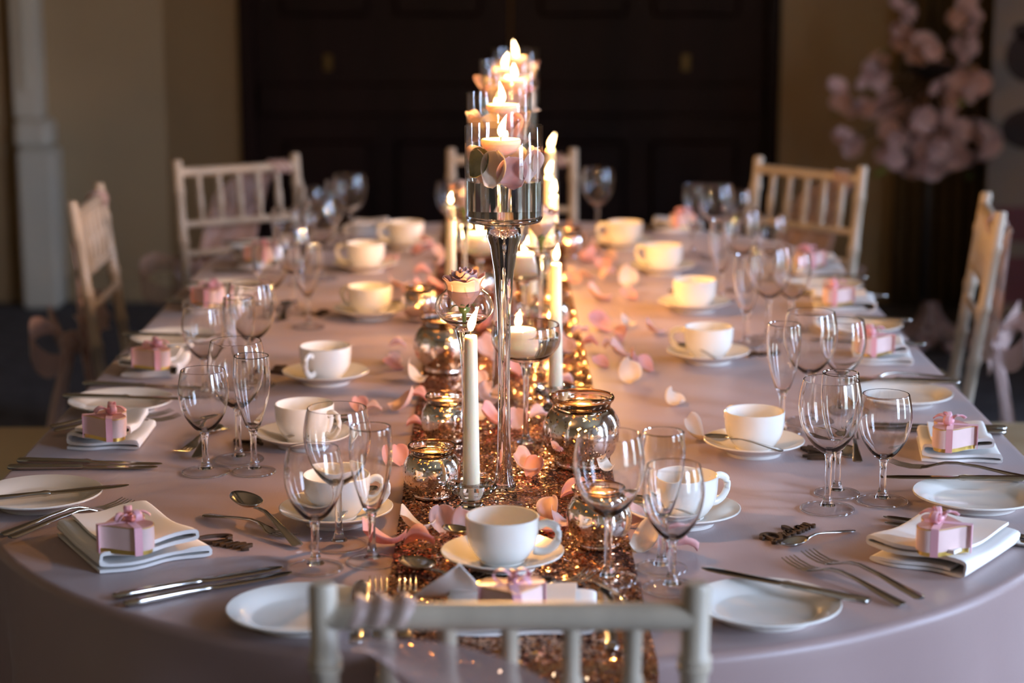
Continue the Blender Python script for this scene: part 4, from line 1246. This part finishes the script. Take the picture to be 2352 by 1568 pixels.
# loose petals on the cloth and runner: (x, y, colour, shape, size, turn, tip, label)
near = [
    (952, 1228, 'cream', 1, 1.25, 1.9, .25, 'cream curled petal left of the nearest cup'), (1012, 1222, 'blush', 0, 1.15, .4, .9, 'round blush petal standing against the nearest saucer'),
    (962, 1268, 'pink', 3, 1.3, 1.4, .1, 'dusky pink petal touching the nearest saucer'), (880, 1262, 'pink', 1, 1.5, 2.0, .1, 'large pink petal behind the nearest flute'),
    (1062, 1222, 'blush', 2, .9, .2, .8, 'blush petal half hidden behind the nearest cup'), (1268, 1196, 'blush', 3, 1.2, -.3, 1.1, 'pointed blush petal upright behind the cup handle'),
    (1244, 1226, 'pink', 0, 1.1, 1.2, .1, 'pink petal seen through the nearest cup handle'), (1318, 1160, 'pink', 3, 1.25, 1.5, .2, 'deep pink petal beside the small front jar'),
    (1204, 1090, 'blush', 1, 1.15, 1.0, .4, 'blush rolled petal right of the nearest vase foot'), (1228, 1094, 'pink', 0, 1.0, -.6, .7, 'pink petal cupped behind the rolled petal'),
    (1384, 1086, 'cream', 2, 1.0, .9, .3, 'cream petal behind the nearest goblet bowl'), (1492, 1258, 'cream', 1, 1.4, -.8, .5, 'cream and pink cupped petal right of the small front jar'),
    (1452, 1208, 'blush', 2, .9, .2, .7, 'small blush petal just right of the small front jar'), (1566, 1276, 'pink', 3, 1.3, 1.6, .1, 'flat bright pink petal behind the head place glasses'),
    (1284, 1214, 'blush', 2, .9, 1.2, .2, 'blush petal left of the small front jar'), (916, 1066, 'pink', 0, .95, .2, .8, 'deep pink petal left of the front silver jar'),
    (1120, 926, 'blush', 0, 1.25, .3, .7, 'big blush petal left of the nearest vase stem'), (1134, 986, 'pink', 1, 1.35, 1.4, .3, 'pink folded petal behind the nearest taper'),
    (1183, 984, 'blush', 0, 1.05, .1, .9, 'blush petal upright behind the nearest vase stem'), (1100, 968, 'cream', 2, 1.0, .6, .4, 'cream petal close behind the nearest taper'),
    (930, 946, 'blush', 1, 1.25, -1.2, .4, 'blush folded petal at the left runner edge'), (960, 930, 'pink', 3, 1.0, 1.3, .4, 'deep pink petal above the folded petal'),
    (858, 950, 'blush', 3, .9, 1.4, .1, 'narrow blush petal beside the second left goblet'), (826, 940, 'pink', 0, .9, .4, .5, 'pink petal seen through the nearest left goblet'),
    (952, 992, 'pink', 3, .9, 1.5, .2, 'pink petal tucked left of the second jar'), (950, 882, 'cream', 2, 1.2, 1.2, .4, 'cream curled petal left of the large silver jar'),
    (902, 848, 'pink', 0, 1.15, 1.3, .2, 'deep pink petal on cloth left of the large jar'), (912, 804, 'blush', 3, 1.0, 1.4, .2, 'blush petal upper of the three left of the large jar'),
    (906, 832, 'blush', 0, .9, .9, .3, 'blush petal middle of the three left of the large jar'), (1100, 888, 'blush', 0, .9, .2, .8, 'small blush petal right of the nearest taper'),
    (1112, 826, 'blush', 1, 1.3, .6, .6, 'blush petal behind the nearest taper flame'), (1182, 860, 'pink', 0, 1.3, .5, .5, 'large pink petal under the coupe bowl'),
    (1236, 976, 'blush', 3, 1.1, 1.8, .3, 'blush petal left of the large right jar'), (1294, 896, 'blush', 3, 1.2, -1.3, .2, 'blush petal by the second taper'),
    (1445, 876, 'cream', 2, 1.25, .2, .8, 'cream petal standing nearest on the right cloth'), (1480, 850, 'pink', 0, 1.1, .9, .6, 'pink petal behind the standing cream petal'),
    (1456, 838, 'pink', 2, 1.0, 1.4, .5, 'deep pink petal in the cluster behind the cream petal'), (1424, 822, 'blush', 1, 1.25, 1.6, .3, 'long blush petal in the right cloth cluster'),
    (1402, 802, 'blush', 3, 1.0, -1.0, .2, 'blush petal at the top of the right cloth cluster'), (1380, 842, 'pink', 0, 1.0, .7, .3, 'deep pink petal left of the right cloth cluster'),
    (1354, 804, 'pink', 3, 1.0, 1.3, .2, 'pink petal on the right runner edge'), (1334, 778, 'blush', 3, 1.1, -1.1, .2, 'blush petal on the runner beside the coupe'),
    (1500, 768, 'blush', 1, 1.15, 1.9, .3, 'single blush petal near the third right saucer'), (1436, 752, 'cream', 2, 1.1, 1.2, .4, 'cream petal between runner and third right cup'),
    (1375, 758, 'pink', 0, 1.6, .9, .5, 'large pink petal curled beyond the right runner edge'), (1372, 692, 'blush', 1, 1.4, 1.5, .3, 'blush petal on cloth far beyond the coupe'),
    (1441, 656, 'cream', 2, 1.35, .2, .8, 'cream petal standing far out on the right cloth'), (1444, 686, 'pink', 0, 1.2, .9, .3, 'pink petal just below the far standing cream petal'),
    (1590, 1008, 'cream', 1, 1.2, .8, .5, 'cream petal touching the second right saucer'), (1552, 930, 'cream', 2, 1.0, .3, .1, 'faint peach petal flat on the right cloth')]
far = [(1385, 620, 'pink'), (1366, 584, 'blush'), (1350, 604, 'pink'), (1400, 644, 'blush'), (1316, 658, 'pink'), (915, 668, 'blush'), (944, 680, 'pink'), (906, 614, 'pink'), (1004, 594, 'blush'), (980, 574, 'pink'),
       (1010, 618, 'blush'), (1130, 646, 'blush'), (1000, 668, 'pink'), (1330, 564, 'blush'), (1312, 544, 'pink'), (1416, 784, 'pink'), (1345, 644, 'blush'), (960, 590, 'pink'), (1396, 566, 'blush'), (1398, 606, 'blush'), (1140, 690, 'pink'), (1120, 760, 'pink'), (1296, 820, 'blush'), (968, 640, 'pink')]
def on_runner(p):
    return abs(p.x - run_x(0, p.y)) < RW + .02
for px, py, c, v, s, turn, tip, lab in near:
    p = P(px, py)
    p.z += (RL if on_runner(p) else .0006) + (.010 * s * math.sin(tip))
    make('rose_petal', PET[c][v], p, Euler((tip, .12 * math.sin(px), turn)), lab, 'petal', 'loose rose petals', scale=s * .80)
for k, (px, py, c) in enumerate(far):
    p = P(px, py)
    p.z += (RL if on_runner(p) else .0006) + .006
    make('rose_petal', PET[c][k % 4], p, Euler((.4 + .3 * math.sin(k), 0, k * 1.7)), 'blurred %s petal %s beyond the coupe glass' % ({'pink': 'pink', 'blush': 'pale blush'}[c], 'on the sequinned runner' if on_runner(p) else 'on the cloth left of the runner' if p.x < 0 else 'on the cloth right of the runner'), 'petal', 'far scattered petals', scale=1.0)

# ------------------------------------------------------------------ blossom stand and banner by the far wall
BY = 7.45
bx = Q(2126, 600, BY).x
rnd = random.Random(5)
stand = [('pole', G().tube([(0, 0, .02), (0, 0, 1.00)], .013, 12).mesh('pole', 'iron'), None),
         ('base', G().lathe([(0, 0), (.17, 0), (.17, .012), (.03, .022), (.02, .06), (0, .06)], 32).mesh('base', 'iron', True, 40), None),
         ('flower_dish', G().lathe([(0, .99), (.03, .99), (.09, 1.03), (.10, 1.05), (.085, 1.05), (0, 1.01)], 24).mesh('flower_dish', 'iron', True, 40), None)]
def flower():
    g_ = G()
    for k in range(6):
        a = 2 * PI * k / 6
        def f(u, v, a=a):
            w_ = (u - .5) * .050 * math.sin(PI * (.1 + .75 * v)) ** .7
            r = .004 + .042 * v
            z = .030 * v * v - .020 * max(0, v - .7) + .010 * (2 * u - 1) ** 2
            return (r * math.cos(a) - w_ * math.sin(a), r * math.sin(a) + w_ * math.cos(a), z)
        g_.sheet(f, 4, 5, .0008)
    g_.lathe([(0, .002), (.007, .006), (.006, .014), (0, .016)], 8)
    return g_.mesh('blossom', 'blossom')
BL = flower()
clus = [(2075, 30), (2060, 60), (2085, 80), (2215, 20), (2235, 40), (2200, 50), (2225, 70), (1990, 160), (2015, 175), (1975, 180), (2025, 150), (2120, 100), (2145, 115), (2105, 130), (2200, 100), (2205, 120), (2160, 175), (2140, 195),
        (2180, 185), (2170, 215), (2225, 200), (2215, 225), (2200, 170), (2235, 180), (2060, 240), (2090, 250), (2030, 235), (2100, 280), (2075, 290), (2115, 305), (2060, 315), (2040, 300), (2140, 270), (2150, 290), (2240, 295),
        (2255, 310), (2270, 330), (2250, 345), (2200, 300), (2030, 345), (2050, 365), (2080, 375), (2110, 380), (2140, 390), (2165, 380), (2190, 370), (2225, 360), (1930, 310), (1950, 330), (1920, 205), (1945, 230), (1965, 260), (2010, 260), (2130, 330), (2170, 330), (2100, 345), (2185, 255), (2010, 200), (2120, 235)]
twigs, blos = [], []
clus += [(x + (17 if k % 2 else -15), y + (12 if k % 3 else -14)) for k, (x, y) in enumerate(clus) if k % 3 != 1]
for k, (px, py) in enumerate(clus):
    q = Q(px, py, BY + rnd.uniform(-.14, .14))
    loc = Vector((q.x - bx, q.y - BY, q.z))
    blos.append((loc, Euler((rnd.uniform(.6, 2.2), rnd.uniform(-.7, .7), rnd.uniform(-.9, .9)))))
    if k % 4 == 0:
        twigs.append(('branch', G().tube(smooth_path([(0, 0, 1.02), (loc.x * .35, loc.y * .4, 1.02 + (loc.z - 1.02) * .55), tuple(loc)], 5), .0045, 6).mesh('branch', 'twig'), None))
ST = make('blossom_stand', stand + twigs, (bx, BY, 0), 0, 'pink silk blossom tree on a thin black stand by the far wall', 'flower stand')
for loc, e in blos:
    o = obj('blossom', BL, ST); o.location = loc; o.rotation_euler = e
    o.scale = (rnd.uniform(.65, 1.05),) * 3
for k in range(14):
    q = Q(*clus[(k * 5) % len(clus)], BY)
    lf = G().sheet(lambda u, v: ((u - .5) * .026 * math.sin(PI * v), .075 * (v - .5), .006 * math.sin(PI * v)), 4, 6, .0006)
    o = obj('leaf', lf.mesh('leaf', 'leaf'), ST, 'green leaf'); o.location = (q.x - bx + .05 * math.sin(k * 3), .06 * math.cos(k), q.z - .05); o.rotation_euler = (k, k * 2.1, k * .7)
def tul(u, v):
    a = 2 * PI * u
    r = .03 + .12 * v ** 1.6 + .03 * v * math.sin(a * 3 + 1)
    return (.02 + r * math.cos(a), -.02 + r * math.sin(a) * .8, 0.13 * (1 - v) ** 2 + .035 + .018 * math.sin(a * 8) * v)
tw = obj('tulle_wrap', G().sheet(tul, 64, 10).mesh('tulle_wrap', 'tulle'), ST, 'pale pink tulle gathered round the foot')
for k, (px, py) in enumerate([(2190, 814), (2240, 806), (2288, 796), (2104, 814), (2062, 800)]):
    p = P(px, py, .012)
    o = make('fallen_blossom', BL, p + Vector((0, 0, .004)), Euler((.1 * k, .1, k)), 'pink silk blossom lying on the carpet at the foot of the stand', 'flower', 'fallen blossoms on the carpet', scale=.9)

NY = 7.75
nx0 = Q(2272, 300, NY).x
bz = 2.05
pan = G().bbox(nx0, nx0 + .85, NY, NY + .006, .06, bz, .002)
def blob(px, py, rx, rz, n_=40, cut=None):
    c = Q(px, py, NY)
    o_ = [(c.x + rx * math.cos(2 * PI * k / n_), c.z + rz * math.sin(2 * PI * k / n_)) for k in range(n_)]
    g_ = G()
    g_.add([(x, NY - .0012, z) for x, z in o_] + [(x, NY + .001, z) for x, z in o_], [tuple(range(n_))[::1]] + [(k, n_ + k, n_ + (k + 1) % n_, (k + 1) % n_) for k in range(n_)])
    return g_
prints = []
for (px, py, rx, rz) in ((2366, 130, .095, .100), (2372, 296, .125, .082), (2352, 70, .045, .03)):
    prints.append(('printed_shape', blob(px, py, rx, rz).mesh('printed_shape', 'dark_print', False), None, 'dark plum printed shape'))
for z0, z1 in ((Q(2300, 735, NY).z, Q(2300, 590, NY).z), (Q(2300, 555, NY).z, Q(2300, 475, NY).z)):
    prints.append(('printed_band', G().box(nx0 + .03, nx0 + .82, NY - .0012, NY + .001, max(.1, z0), z1).mesh('printed_band', 'mauve_print', False), None, 'mauve printed band'))
make('display_banner', [('banner_sheet', pan.mesh('banner_sheet', 'banner', False), None), *prints,
                        ('banner_base', G().bbox(nx0 - .01, nx0 + .86, NY - .08, NY + .09, 0, .07, .01).mesh('banner_base', 'alu', True, 40), None),
                        ('banner_rail', G().bbox(nx0 - .003, nx0 + .853, NY - .008, NY + .014, bz - .01, bz + .02, .003).mesh('banner_rail', 'alu', True, 40), None),
                        ('banner_pole', G().tube([(nx0 + .42, NY + .03, .05), (nx0 + .42, NY + .02, bz)], .008).mesh('banner_pole', 'alu'), None)],
     (0, 0, 0), 0, 'grey pull up banner with dark printed shapes at the right edge', 'banner')
